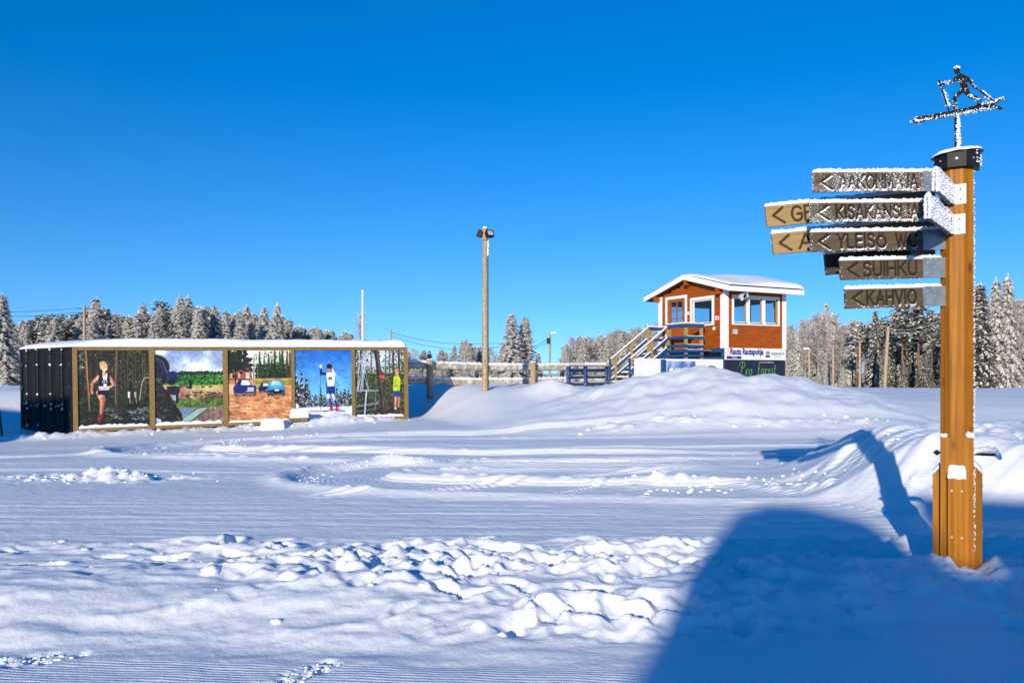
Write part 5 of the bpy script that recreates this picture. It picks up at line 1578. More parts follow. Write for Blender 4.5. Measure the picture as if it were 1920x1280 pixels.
def pic_disc():
    p = Paint(300, 400, (150, 158, 150))
    p.grad(0, .55, (196, 206, 218), (170, 184, 176)); p.grad(.35, 1, (70, 82, 44), (60, 50, 40))
    p.splat(0, 1, 0, .40, 900, [(34, 46, 26), (60, 74, 36), (90, 104, 56), (28, 36, 22)], .012, 101, dens=lambda x, y: max(0, float(vn(np.array([x * 5]), np.array([y * 5]), 7)[0]) * 1.5 - .35))
    p.splat(0, 1, .25, .84, 1500, [(40, 54, 24), (70, 90, 40), (104, 124, 60), (28, 36, 20), (130, 140, 84)], .011, 102)
    p.splat(0, .26, 0, .9, 420, [(24, 32, 20), (50, 60, 34), (18, 24, 16)], .012, 103)
    p.splat(.3, 1, .82, 1, 420, [(60, 44, 34), (110, 88, 70), (40, 32, 26), (84, 66, 50)], .012, 104, 1.8)
    for x, w in ((.12, .012), (.33, .010), (.78, .02), (.90, .022), (.70, .008), (.62, .006)):
        p.line([(x, 0), (x + .01, .86)], w, (86, 66, 60))
    p.line([(.43, -.02), (.49, .35), (.56, .88)], .045, (62, 46, 46)); p.line([(.45, 0), (.505, .35), (.575, .86)], .014, (112, 86, 82))
    p.splat(.40, .60, 0, .9, 160, [(96, 74, 70), (48, 36, 36), (124, 100, 92)], .007, 105, .6, dens=lambda x, y: 1.0 if abs(x - (.44 + .13 * y)) < .04 else 0)
    p.splat(.6, 1, 0, .35, 260, [(40, 50, 30), (84, 98, 54), (60, 72, 40)], .009, 106)
    rr = np.random.default_rng(6)
    for i in range(12):
        x0 = .08 + .20 * rr.random(); x1 = .02 + .26 * rr.random()
        p.line([(x0, .0), ((x0 + x1) / 2 + .03 * rr.normal(), .3), (x1, .62)], .0055, (188, 200, 214), .85)
    p.line([(0, .60), (.46, .61)], .016, (140, 156, 168)); p.line([(0, .84), (.46, .80)], .016, (128, 144, 158)); p.line([(0, .92), (.44, .88)], .012, (92, 108, 122)); p.line([(.23, .60), (.18, 1.0)], .015, (180, 192, 204)); p.line([(.42, .6), (.40, .9)], .008, (120, 136, 148)); p.line([(.03, .6), (.02, .95)], .008, (120, 136, 148))
    p.ell(.54, .40, .06, .025, (206, 62, 78)); p.ell(.58, .41, .025, .015, (226, 90, 100))
    p.limb((.83, .72), (.82, .87), .035, .018, (196, 148, 118)); p.limb((.90, .72), (.885, .86), .032, .018, (186, 138, 108)); p.ell(.815, .89, .03, .015, (190, 190, 190)); p.poly([(.77, .61), (.91, .61), (.92, .72), (.85, .70), (.78, .72)], (48, 70, 148)); p.poly([(.79, .40), (.89, .38), (.93, .46), (.91, .62), (.77, .62), (.78, .50)], (186, 200, 34)); p.line([(.84, .44), (.80, .55), (.86, .54)], .016, (150, 160, 24))
    p.ell(.855, .335, .042, .052, (208, 152, 126)); p.ell(.855, .305, .04, .03, (190, 140, 118))
    return p


def print_mat(name, img):
    m, nt, b = mat_base(name)
    N, L = nt.nodes, nt.links
    t = N.new('ShaderNodeTexImage'); t.image = img; t.interpolation = 'Cubic'
    uv = N.new('ShaderNodeUVMap')
    L.new(uv.outputs[0], t.inputs['Vector'])
    n = N.new('ShaderNodeTexNoise'); n.inputs['Scale'].default_value = 60; n.inputs['Detail'].default_value = 3
    tc = N.new('ShaderNodeTexCoord'); L.new(tc.outputs['Object'], n.inputs['Vector'])
    mx = N.new('ShaderNodeMix'); mx.data_type = 'RGBA'; mx.blend_type = 'MULTIPLY'; mx.inputs[0].default_value = 0.25
    L.new(t.outputs['Color'], mx.inputs[6]); L.new(n.outputs['Color'], mx.inputs[7])
    L.new(t.outputs['Color'], b.inputs['Base Color'])
    b.inputs['Roughness'].default_value = 0.45
    return m


pics = [('photo of a woman in a numbered vest running in the forest', pic_runner), ('photo of a person aiming a rifle over a field', pic_rifle), ('photo of blue old cars on a dirt road', pic_cars),
        ('photo of a person skiing with bib 64 under a blue sky', pic_skier), ('photo of a person in yellow shirt beside a disc golf basket', pic_disc)]
for i, ((a, b), (lab, fn)) in enumerate(zip(PS, pics)):
    mb = MB(); mb.box(a + .001, b - .001, -0.012, 0.048, ZP0 - 0.06, ZP1)
    o = mb.build('photo_panel', M_INKWHITE, cont); o['label'] = lab
    im = fn().image('panel_print')
    me = bpy.data.meshes.new('print')
    me.from_pydata([(a + .002, -0.0145, ZP0 - .05), (b - .002, -0.0145, ZP0 - .05), (b - .002, -0.0145, ZP1 - .002), (a + .002, -0.0145, ZP1 - .002)], [], [(0, 1, 2, 3)])
    u = me.uv_layers.new(name='UVMap')
    for k, c in enumerate(((0, 0), (1, 0), (1, 1), (0, 1))): u.data[k].uv = c
    me.materials.append(print_mat('panel_print', im))
    po = bpy.data.objects.new('print', me); COL.objects.link(po); po.parent = o
    lumpy_ridge('ledge_snow', cont, (a + .02, -0.035, ZP0 - .065), (b - .02, -0.035, ZP0 - .065), 0.06, 0.085 if i != 2 else 0.06, 500 + i, n=26)

# two snow-capped blocks before the panels
def snow_block(px, d, w, h, dp, label, wood, seed):
    x, y = at(px, d)
    z = Tz(x, y)
    o = thing('snow_capped_block', label, 'block', (x, y, z - .05), R(20))
    n = 22
    U, V = np.meshgrid(np.linspace(-1, 1, n), np.linspace(-1, 1, n), indexing='ij')
    ed = np.minimum(1 - abs(U), 1 - abs(V))
    pr = np.sqrt(1 - (1 - np.clip(ed / .35, 0, 1)) ** 2)
    Z = h * (.30 if wood else .0) + pr * h * (.70 if wood else 1.0) + .05 * (fbm(U * 2, V * 2, seed) - .5) * pr
    grid_mesh('snow_cap', U * w / 2 * (1 + .08 * (fbm(V * 2, U, seed + 1) - .5)), V * dp / 2, Z, M_SNOW, o)
    for k in range(3 if wood else 0):
        mb = MB(); mb.tube([(-w * .46, -dp * .42 + k * dp * .40, h * .16), (w * .40, -dp * .42 + k * dp * .40, h * .18)], h * .18, 9); mb.build('log', M_PINEBARK, o)
    return o
snow_block(511, 24.8, 0.72, 0.36, 0.5, 'smooth snow-covered block standing before the photo of blue cars', False, 5)
snow_block(561, 25.6, 0.58, 0.42, 0.5, 'snow-capped block of brown logs left of the skier photo', True, 8)

# dark stake at the far left
x, y = at(5, 23.0)
st = MB(); st.tube([(x, y, -.4), (x - .16, y + .1, .55)], 0.03, 7)
tag(st.build('dark_stake', M_BARK), 'thin dark leaning stake left of the container doors', 'stake')

# ------------------------------------------------------------------ signpost
PX0, PY0 = 3.336, 6.0
PZ = 0.10
SA = R(-29.1)
post = thing('signpost', 'orange octagonal timber signpost hung with frosted direction boards and topped by a skier vane', 'signpost', (PX0, PY0, 0), SA)
HWD = 0.108
oct_ = [(HWD * math.cos(R(22.5 + 45 * k)) / math.cos(R(22.5)), HWD * math.sin(R(22.5 + 45 * k)) / math.cos(R(22.5))) for k in range(8)]
ZC = 1.13                              # chamfers stop here
mb = MB()
mb.prism(oct_, ZC + 0.0, 3.12)
# square foot with sloping chamfer stops
sq = HWD
n8 = 8
low = [(sq, -sq), (sq, sq), (-sq, sq), (-sq, -sq)]
mb.prism([(-sq, -sq), (sq, -sq), (sq, sq), (-sq, sq)], -0.3, ZC - 0.001)
mb.build('post_shaft', M_POST, post)
# chamfer-stop snow
for sx in (-1, 1):
    mb = MB()
    rr = random.Random(sx + 5)
    for i in range(9):
        mb.blob((sx * (sq - 0.022 + rr.uniform(-.012, .012)), -sq + 0.022 + rr.uniform(-.012, .012), ZC + rr.uniform(.0, .03 if sx > 0 else .012)), rr.uniform(.014, .026 if sx > 0 else 0.018), i, .25)
    mb.build('ledge_snow', M_SNOW, post, smooth=True)


def foot_plank(cx, cy, ang, w, t, ztop):
    M = Matrix.Translation((cx, cy, 0)) @ Matrix.Rotation(ang, 4, 'Z')
    mb = MB()
    # outer face lower than the inner: bevelled top
    vs = [(-w / 2, 0, -.3), (w / 2, 0, -.3), (w / 2, -t, -.3), (-w / 2, -t, -.3), (-w / 2, 0, ztop), (w / 2, 0, ztop), (w / 2, -t, ztop - .07), (-w / 2, -t, ztop - .07)]
    mb.add([M @ Vector(v) for v in vs], [(0, 1, 2, 3), (7, 6, 5, 4), (3, 2, 6, 7), (1, 0, 4, 5), (0, 3, 7, 4), (2, 1, 5, 6)])
    o = mb.build('foot_plank', M_POST, post)
    n = 12
    U, V = np.meshgrid(np.linspace(-1, 1, n), np.linspace(0, 1, n), indexing='ij')
    pr = np.sqrt(1 - np.clip(1 - np.minimum(1 - abs(U), np.minimum(V, 1 - V) * 2) / .3, 0, 1) ** 2)
    Zs = ztop - .07 * V + pr * .035 + .012 * (fbm(U * 3, V * 3, int(ang * 10) + 5) - .5)
    s = grid_mesh('plank_snow', U * w / 2 * 1.05, -t * V * 1.08, Zs, M_SNOW, o)
    s.matrix_local = M
    mb = MB()
    for zz in (ztop - .16, ztop - .50, ztop - .86):
        for xx in (-w * .28, w * .28):
            mb.tube([M @ Vector((xx, -t, zz)), M @ Vector((xx, -t - .004, zz))], .008, 8)
    mb.build('screw', M_BOLT, o)
    return o


foot_plank(0, -sq - .0005, 0, 0.115, 0.048, 0.90)
foot_plank(sq + .0005, 0, R(90), 0.115, 0.056, 0.93)
foot_plank(-sq - .0005, 0, R(-90), 0.115, 0.050, 0.90)
# threaded rod through the foot
mb = MB(); mb.tube([(-0.155, -.03, 1.005), (0.255, -.03, 1.005)], .010, 8); mb.build('threaded_rod', M_BLACKMETAL, post)
mb = MB(); mb.tube([(-0.142, -.03, 1.005), (-0.12, -.03, 1.005)], .022, 6); mb.build('nut', M_BLACKMETAL, post)
mb = MB(); rr = random.Random(12)
for i in range(26):
    t = i / 25
    mb.blob((sq + .01 + t * .155, -.03 + rr.uniform(-.006, .006), 1.028 + .012 * math.sin(t * 3) - (max(0, t - .86) * .32)), rr.uniform(.018, .028) * (1 if t < .9 else .8), i, .2)
mb.build('rod_snow', M_SNOW, post, smooth=True)
# hoar frost along the right edge of the post
mb = MB(); rr = random.Random(13)
for i in range(420):
    z = rr.uniform(1.2, 3.1) if i < 300 else rr.uniform(.3, 1.15)
    a = R(22.5 - 45) if z > ZC else R(-45)
    r_ = HWD / math.cos(R(22.5)) if z > ZC else HWD * 1.414
    mb.blob((r_ * math.cos(a) * .985 + rr.uniform(0, .012), r_ * math.sin(a) * .985 + rr.uniform(-.004, .03), z), rr.uniform(.0025, .0062), i, .3)
mb.build('edge_frost', M_SNOW, post)

# cap
CR = 0.148
oc = [(CR * math.cos(R(22.5 + 45 * k)) / math.cos(R(22.5)), CR * math.sin(R(22.5 + 45 * k)) / math.cos(R(22.5))) for k in range(8)]
mb = MB(); mb.prism(oc, 3.118, 3.240)
capo = mb.build('cap', M_BLACKMETAL, post)
mb = MB()
for k in range(8):
    a = R(45 * k)
    mb.tube([(CR * math.cos(a), CR * math.sin(a), 3.178), ((CR + .006) * math.cos(a), (CR + .006) * math.sin(a), 3.178)], .008, 8)
mb.build('screw', M_BOLT, capo)
n = 30
Rr, An = np.meshgrid(np.linspace(0, 1, 16), np.linspace(0, 2 * math.pi, 49), indexing='ij')
wob = 1.0 + .03 * (fbm(np.cos(An) * 4, np.sin(An) * 4, 61) - .5)
rad = (CR + .028) * Rr * wob
hcap = 3.236 + .034 * np.sqrt(np.clip(1 - Rr ** 6, 0, 1)) + .010 * (fbm(rad * np.cos(An) * 20, rad * np.sin(An) * 20, 62) - .5) + .02 * np.cos(An - R(20)) * Rr * .6
grid_mesh('cap_snow', rad * np.cos(An), rad * np.sin(An), hcap, M_SNOW, capo)
mb = MB(); rr = random.Random(14)
for i in range(22):
    a = R(rr.uniform(-40, 0))
    mb.blob(((CR + .012) * math.cos(a), (CR + .012) * math.sin(a), rr.uniform(3.12, 3.25)), rr.uniform(.004, .009), i, .3)
mb.build('cap_frost', M_SNOW, capo, smooth=True)

# ---- routed lettering
GL = {
 'A': (.80, [[(0, 0), (.40, 1), (.80, 0)], [(.14, .34), (.66, .34)]]),
 'K': (.70, [[(0, 0), (0, 1)], [(.66, 1), (.02, .42)], [(.20, .58), (.70, 0)]]),
 'O': (.86, [[(.43 + .43 * math.cos(t), .5 + .5 * math.sin(t)) for t in [2 * math.pi * i / 16 for i in range(17)]]]),
 'Ö': (.86, [[(.43 + .43 * math.cos(t), .42 + .42 * math.sin(t)) for t in [2 * math.pi * i / 16 for i in range(17)]], [(.26, 1.02), (.27, 1.02)], [(.58, 1.02), (.59, 1.02)]]),
 'N': (.74, [[(0, 0), (0, 1), (.74, 0), (.74, 1)]]),
 'M': (.90, [[(0, 0), (.06, 1), (.45, .15), (.84, 1), (.90, 0)]]),
 'J': (.50, [[(.50, 1), (.50, .24), (.42, .06), (.26, 0), (.08, .06), (0, .2)]]),
 'I': (.04, [[(.02, 0), (.02, 1)]]),
 'S': (.62, [[(.60, .84), (.50, .96), (.31, 1), (.12, .95), (.04, .80), (.08, .63), (.31, .52), (.54, .42), (.60, .25), (.54, .07), (.31, 0), (.10, .05), (0, .18)]]),
 'L': (.55, [[(0, 1), (0, 0), (.55, 0)]]),
 'Y': (.74, [[(0, 1), (.37, .48), (.74, 1)], [(.37, .48), (.37, 0)]]),
 'E': (.56, [[(.56, 1), (0, 1), (0, 0), (.56, 0)], [(0, .52), (.48, .52)]]),
 'W': (1.0, [[(0, 1), (.25, 0), (.50, .9), (.75, 0), (1.0, 1)]]),
 'C': (.74, [[(.74, .80), (.62, .95), (.42, 1), (.18, .93), (.03, .70), (0, .5), (.03, .3), (.18, .07), (.42, 0), (.62, .05), (.74, .2)]]),
 'U': (.66, [[(0, 1), (0, .28), (.08, .08), (.33, 0), (.58, .08), (.66, .28), (.66, 1)]]),
 'H': (.70, [[(0, 0), (0, 1)], [(.70, 0), (.70, 1)], [(0, .52), (.70, .52)]]),
 'V': (.76, [[(0, 1), (.38, 0), (.76, 1)]]),
 'G': (.80, [[(.76, .82), (.62, .96), (.42, 1), (.18, .93), (.03, .70), (0, .5), (.03, .3), (.18, .07), (.42, 0), (.64, .05), (.80, .2), (.80, .48), (.46, .48)]]),
 'R': (.64, [[(0, 0), (0, 1), (.40, 1), (.58, .92), (.62, .76), (.56, .60), (.40, .52), (0, .52)], [(.34, .52), (.64, 0)]]),
 ' ': (.50, []),
}


def stroke_layout(word, x0, x1, z0, h, gap=.26):
    tw = sum(GL[c][0] for c in word) + gap * (len(word) - 1)
    sx = (x1 - x0) / tw
    out, x = [], x0
    for c in word:
        w, st = GL[c]
        for s in st:
            out.append([(x + px * sx, z0 + pz * h) for px, pz in s])
        x += (w + gap) * sx
    return out


def sign_board(word, r_tip, r_in, theta, zin, droop, h, wood, frost, seed, txt=None, arrow=True, off=0.0, th=.032, metal=0.17, lower=0.0, capsnow=.028, strokew=.011, txth=.66):
    """board whose tip points away from the post; front face routed"""
    L = r_tip - r_in
    dirv = Vector((math.cos(theta), math.sin(theta), 0))
    side = Vector((-dirv.y, dirv.x, 0))
    # local axes: +x from tip to post, +z up, -y to the reader
    M = Matrix.Translation(dirv * r_tip + side * off + Vector((0, 0, zin))) @ Matrix.Rotation(theta + math.pi, 4, 'Z') @ Matrix.Rotation(-droop, 4, 'Y')
    # rotate about the inner end so that the tip hangs lower
    M = Matrix.Translation(Vector((0, 0, -math.sin(droop) * L))) @ M
    strokes = []
    if arrow:
        ax = .055
        strokes.append([(ax + .075, h * .34), (ax, 0.0), (ax + .085, -h * .36)])
    if word:
        a, b = txt
        strokes += stroke_layout(word, a, b, -h * txth / 2, h * txth)
    nx, nz = max(24, int((L - metal) / .0055)), max(12, int(h / .005))
    xs = np.linspace(0, L - metal, nx); zs = np.linspace(-h / 2, h / 2, nz)
    X, Z = np.meshgrid(xs, zs, indexing='ij')
    D = np.full(X.shape, 9.0)
    for s in strokes:
        D = np.minimum(D, seg_dist(X, Z, s))
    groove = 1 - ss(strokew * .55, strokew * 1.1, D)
    nf = fbm(X * 60, Z * 60, seed, 3); n2 = fbm(X * 9, Z * 9, seed + 9, 2)
    F = frost + lower * (0.5 - Z / h) ** 2 + .22 * (n2 - .5)
    # frost caught on the lower lip of each groove
    lip = np.zeros_like(X)
    k = 2
    lip[:, :-k] = np.clip(groove[:, k:] - groove[:, :-k], 0, 1)
    F = F + .30 * lip - .05 * groove
    amount = np.clip(F * 1.6, 0, 1)
    Y = -th / 2 + groove * .009 - amount * .004 * nf - .0012 * fbm(X * 8, Z * 90, seed + 3, 2)
    Y[0, :] = -th / 2 + .002; Y[:, 0] = -th / 2 + .002; Y[:, -1] = -th / 2 + .002
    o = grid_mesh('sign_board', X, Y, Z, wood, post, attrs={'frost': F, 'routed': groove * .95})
    # body of the board behind the routed face
    bm = bmesh.new(); bm.from_mesh(o.data)
    def boxinto(x0, x1, y0, y1, z0, z1):
        v = [bm.verts.new(p) for p in ((x0, y0, z0), (x1, y0, z0), (x1, y1, z0), (x0, y1, z0), (x0, y0, z1), (x1, y0, z1), (x1, y1, z1), (x0, y1, z1))]
        for f in ((0, 3, 2, 1), (4, 5, 6, 7), (1, 2, 6, 5), (2, 3, 7, 6), (3, 0, 4, 7)):
            bm.faces.new([v[i] for i in f])
    boxinto(0, L - .002, -th / 2 + .0022, th / 2, -h / 2, h / 2)
    bm.to_mesh(o.data); bm.free()
    o.matrix_local = M
    # metal strap and folded plate
    mb = MB()
    mb.box(L - metal, L + .01, -th / 2 - .003, -th / 2, -h / 2 - .002, h / 2 + .002)
    mb.box(L - metal + .02, L - .01, -th / 2 + .0001, th / 2 - .001, -h / 2 + .004, h / 2 - .004)
    mb.box(L + .0101, L + .0135, -th / 2 - .003, -th / 2 + .06, -h / 2 - .002, h / 2 + .002)
    br = mb.build('bracket', M_GALV, o)
    mb = MB()
    for (bx_, bz_) in ((L - metal + .04, h * .26), (L - metal + .04, -h * .26), (L - metal + .10, 0)):
        mb.blob((bx_, -th / 2 - .004, bz_), .0085, 1, 0, sub=1, sq=(1, .6, 1))
    mb.build('bolt', M_BOLT, o)
    lumpy_ridge('snow_cap', o, (-.004, 0, h / 2 - .004), (L - .01, 0, h / 2 - .004), th * 1.15, capsnow, seed, rough=.22, n=90)
    # rime hanging from the lower edge and the tip
    mb = MB(); rr = random.Random(seed)
    for i in range(int(60 * (frost + .25) / .3)):
        mb.blob((rr.uniform(0, L - metal), -th / 2 + rr.uniform(-.002, .006), -h / 2 - rr.uniform(-.003, .004)), rr.uniform(.0015, .0036), i, .35)
    for i in range(int(40 * (frost + .25) / .3)):
        mb.blob((rr.uniform(-.004, .003), rr.uniform(-th / 2, th / 2), rr.uniform(-h / 2, h / 2)), rr.uniform(.0016, .004), i, .35)
    mb.build('rime', M_SNOW, o)
    return o


TH = R(217); DR = R(2.2)
RIN = 0.117
b1 = sign_board('AAKONMAJA', 1.147, RIN, TH, 3.035, DR, .147, M_SIGNWOOD, .15, 701, (.20, .82), lower=.06)
b1['label'] = 'topmost board carved AAKONMAJA thick with frost'
b2 = sign_board('KISAKANSLIA', 1.17, RIN, TH, 2.812, DR, .147, M_SIGNWOOD, .11, 702, (.20, .85), lower=.10)
b2['label'] = 'frosted board carved KISAKANSLIA'
b3 = sign_board('YLEISÖ WC', 1.164, RIN, TH, 2.60, DR, .147, M_SIGNWOOD, -.01, 703, (.20, .83), lower=.14)
b3['label'] = 'board carved YLEISÖ WC'
b4 = sign_board('SUIHKU', .936, RIN, TH, 2.39, DR, .147, M_SIGNWOOD, -.12, 704, (.18, .60), lower=.05)
b4['label'] = 'board carved SUIHKU'
b5 = sign_board('KAHVIO', .898, RIN, TH, 2.178, DR, .147, M_SIGNWOOD, -.12, 705, (.17, .56), lower=.22)
b5['label'] = 'lowest board carved KAHVIO'
# boards on the back-left face
TB_ = R(209); DB = R(5.4)
b6 = sign_board('GR', 1.385, .095, TB_, 2.925, DB, .165, M_SIGNPALE, -.2, 706, (.20, .36), off=-.15)
b6['label'] = 'pale clean board carved GR, partly hidden'
b7 = sign_board('A', 1.335, .10, TB_, 2.71, DB, .165, M_SIGNPALE, -.2, 707, (.205, .31), off=-.15)
b7['label'] = 'pale clean board carved A, partly hidden'
b8 = sign_board('', .93, .10, TB_, 2.515, DB, .165, M_SIGNSHADE, -.2, 708, None, off=-.15)
b8['label'] = 'shade-darkened board behind the SUIHKU board'

# two short boards that point at the viewer, white with frost
M_RIME = frosted('rimed_board', (0.16, 0.12, 0.08), (0.09, 0.065, 0.045), 0.46, 0.70, fscale=45, frost_c=(.82, .83, .88))


def short_board(theta, r0, r1, lat, zc, h, tilt, seed, lab):
    dirv = Vector((math.cos(theta), math.sin(theta), 0)); side = Vector((-dirv.y, dirv.x, 0))
    M = Matrix.Translation(dirv * r0 + side * lat + Vector((0, 0, zc))) @ Matrix.Rotation(theta, 4, 'Z') @ Matrix.Rotation(-tilt, 4, 'Y')
    L, th = r1 - r0, .028
    n, k = 50, 18
    X, Z = np.meshgrid(np.linspace(0, L, n), np.linspace(-h / 2, h / 2, k), indexing='ij')
    Y = th / 2 + .010 * fbm(X * 45, Z * 45, seed) * fbm(X * 9, Z * 9, seed + 2)
    o = grid_mesh('sign_board', X[::-1], Y[::-1], Z[::-1], M_RIME, post, attrs={'frost': (.30 + .12 * fbm(X * 12, Z * 12, seed))[::-1]})
    bm = bmesh.new(); bm.from_mesh(o.data)
    v = [bm.verts.new(p) for p in ((0, -th / 2, -h / 2), (L, -th / 2, -h / 2), (L, th / 2, -h / 2), (0, th / 2, -h / 2), (0, -th / 2, h / 2), (L, -th / 2, h / 2), (L, th / 2, h / 2), (0, th / 2, h / 2))]
    for f in ((0, 3, 2, 1), (4, 5, 6, 7), (0, 1, 5, 4), (1, 2, 6, 5), (3, 0, 4, 7)):
        bm.faces.new([v[i] for i in f])
    bm.to_mesh(o.data); bm.free()
    o.matrix_local = M; o['label'] = lab
    mb = MB(); mb.box(-.004, 0.0, th / 2 + .0, th / 2 + .085, -h / 2, h / 2); mb.box(.0, .06, th / 2 + .010, th / 2 + .013, -h / 2, h / 2)
    mb.build('bracket', M_ZINCPALE, o)
    mb = MB()
    for zz in (-h * .25, h * .25):
        mb.blob((.002, th / 2 + .05, zz), .011, 1, 0, sub=1, sq=(.6, 1, 1))
    mb.build('bolt', M_BOLT, o)
    lumpy_ridge('snow_cap', o, (0.0, 0, h / 2 - .003), (L, 0, h / 2 - .003), th * 1.4, .032, seed, rough=.3, n=24)
    mb = MB(); rr = random.Random(seed)
    for i in range(150):
        mb.blob((L + rr.uniform(-.006, .006), rr.choice((-1, 1)) * th / 2 * rr.uniform(.6, 1.15), rr.uniform(-h / 2, h / 2)), rr.uniform(.004, .010), i, .35)
    for i in range(260):
        mb.blob((rr.uniform(0, L), th / 2 + rr.uniform(.002, .009), rr.uniform(-h / 2, h / 2)), rr.uniform(.003, .007), i, .35)
    mb.build('rime', M_SNOW, o)
    return o


short_board(R(261), .110, .70, -.020, 2.92, .147, R(0), 721, 'upper short board pointing at the viewer, white with rime')
short_board(R(261), .110, .92, -.026, 2.70, .147, R(0), 722, 'lower short board pointing at the viewer, white with rime')

# ---- weather vane: flat steel cross-country skier
VZ = 3.245
vane = MB()
def vpix(px, py):
    """photo pixel to vane plane (metres, vane frame: x along the blade)"""
    return ((px - 1797.5) * 6.0 / FPX, EYE + (HOR - py) * 6.0 / FPX)
def vz6(x, y):
    """pixel in the enlarged view (scale 5.565 from 1660,100)"""
    return vpix(1660 + x / 5.565, 100 + y / 5.565)
def flat(poly, name, parent, t=.006, y=0.0):
    pts = [vz6(*p) for p in poly]
    n = len(pts)
    mb = MB()
    vs = [(p[0], y - t / 2, p[1]) for p in pts] + [(p[0], y + t / 2, p[1]) for p in pts]
    mb.add(vs, [tuple(range(n)), tuple(range(2 * n - 1, n - 1, -1))] + [(i, n + i, n + (i + 1) % n, (i + 1) % n) for i in range(n)])
    return mb.build(name, M_FROSTMETAL, parent)
vn_root = flat([(744, 600), (748, 598), (762, 600), (762, 1010), (746, 1010)], 'weather_vane', post, t=.012)
vn_root['label'] = 'black steel cross-country skier vane crusted with frost'
vn_root.rotation_euler = (0, 0, -SA)
flat([(733, 165), (745, 142), (768, 138), (788, 150), (796, 178), (795, 205), (812, 214), (850, 232), (895, 255), (925, 290), (945, 325), (966, 368), (955, 374), (930, 350), (905, 320), (880, 296), (872, 300), (878, 340), (888, 372), (900, 405), (908, 428), (960, 445), (1000, 470), (1024, 482), (1018, 500), (1000, 520), (1012, 540), (1000, 548), (975, 545), (985, 505), (940, 480), (900, 468), (862, 440), (838, 414), (812, 430), (780, 452), (762, 470), (762, 520), (766, 585), (728, 590), (724, 560), (728, 510), (724, 465), (745, 430), (790, 390), (808, 368), (806, 340), (795, 318), (780, 300), (772, 284), (745, 296), (700, 318), (640, 336), (590, 345), (572, 340), (570, 295), (590, 292), (600, 308), (650, 300), (700, 284), (735, 258), (770, 232), (774, 220), (750, 212), (738, 195)], 'skier_figure', vn_root)
flat([(300, 705), (330, 670), (450, 648), (650, 612), (900, 560), (1000, 535), (1090, 528), (1160, 508), (1210, 478), (1258, 462), (1240, 488), (1190, 520), (1150, 538), (1210, 556), (1250, 578), (1220, 592), (1150, 566), (1050, 588), (900, 620), (650, 668), (450, 706), (360, 735), (310, 725)], 'ski_pair', vn_root, y=.0)
mb = MB()
a, b = vz6(572, 285), vz6(676, 606); mb.tube([(a[0], -.01, a[1]), (b[0], -.01, b[1])], .006, 6)
a, b = vz6(960, 370), vz6(1150, 512); mb.tube([(a[0], -.01, a[1]), (b[0], -.01, b[1])], .006, 6)
mb.build('ski_pole', M_FROSTMETAL, vn_root)
mb = MB(); rr = random.Random(31)
def scatter(p0, p1, n, s, r0, r1):
    for i in range(n):
        t = rr.random()
        q = vz6(p0[0] + (p1[0] - p0[0]) * t + rr.gauss(0, s), p0[1] + (p1[1] - p0[1]) * t + rr.gauss(0, s))
        mb.blob((q[0], rr.choice((-.008, -.006, .006)), q[1]), rr.uniform(r0, r1) * .62, rr.randrange(999), .4, sq=(1, .7, 1))
scatter((770, 640), (775, 1000), 130, 9, .006, .014)
scatter((785, 660), (785, 990), 60, 8, .008, .015)
scatter((625, 400), (675, 550), 80, 10, .007, .014)
scatter((1030, 400), (1150, 515), 60, 10, .006, .013)
scatter((270, 718), (760, 640), 130, 7, .004, .009)
scatter((760, 640), (1150, 566), 130, 9, .004, .010)
scatter((1010, 545), (1250, 470), 55, 8, .005, .010)
scatter((320, 670), (380, 735), 30, 8, .004, .009)
scatter((575, 318), (720, 300), 45, 10, .004, .010)
scatter((740, 150), (785, 150), 26, 8, .006, .012)
scatter((880, 440), (1010, 490), 40, 10, .004, .010)
scatter((735, 500), (750, 590), 22, 9, .004, .008)
scatter((900, 270), (955, 360), 16, 8, .004, .008)
scatter((790, 300), (810, 315), 9, 6, .004, .008)
scatter((990, 380), (1040, 410), 12, 5, .004, .008)
mb.build('vane_frost', M_SNOW, vn_root, smooth=True)

# ------------------------------------------------------------------ unseen shadow casters added behind the viewer, outlines fitted to the shadow edges
def shadow_caster(name, label, poly, q0, q1, roofcap=True):
    o = thing(name, label, 'building', (0, 0, 0), -SUN_AZ)
    mb = MB()
    n = len(poly)
    vs = [(p, q1, z) for p, z in poly] + [(p, q0, z) for p, z in poly]
    mb.add(vs, [tuple(range(n - 1, -1, -1)), tuple(range(n, 2 * n))] + [(i, (i + 1) % n, n + (i + 1) % n, n + i) for i in range(n)])
    mb.build('wall', M_SHADEWALL, o)
    lo, hi = min(p for p, z in poly), max(p for p, z in poly)
    for z in (1.2, 4.0):
        for f in (.3, .7):
            c = lo + (hi - lo) * f
            w = min(.5, (hi - lo) * .15)
            mb = MB(); mb.box(c - w, c + w, q1 + .002, q1 + .03, z, z + 1.2); mb.build('window', M_WHITE, o)  # windows only dress the added caster
    return o


QF = -18.0
shadow_caster('shadow_caster_narrow', 'unseen narrow shadow caster with a rounded top behind the viewer', [(-.62, -.6), (1.31, -.6), (1.31, 7.0), (1.05, 7.38), (.5, 7.6), (.1, 7.6), (-.22, 7.42), (-.42, 6.9), (-.62, 6.0)], QF - 3, QF)  # added to cast the big foreground shadow, profile shaped to its edge
shadow_caster('shadow_caster_wide', 'unseen wide flat-topped shadow caster behind the viewer to the right', [(1.25, -.6), (13, -.6), (13, 7.8), (1.59, 7.8), (1.59, 6.86), (1.25, 6.86)], QF - 8, QF - 0.06)  # added caster, notched so a lit strip still reaches the signpost
shadow_caster('shadow_caster_left', 'unseen block-shaped shadow caster far to the left behind the viewer', [(-34, -.6), (-19.35, -.6), (-19.35, 8.75), (-34, 8.75)], -16, -10)  # added only to shade the container end and the left bank

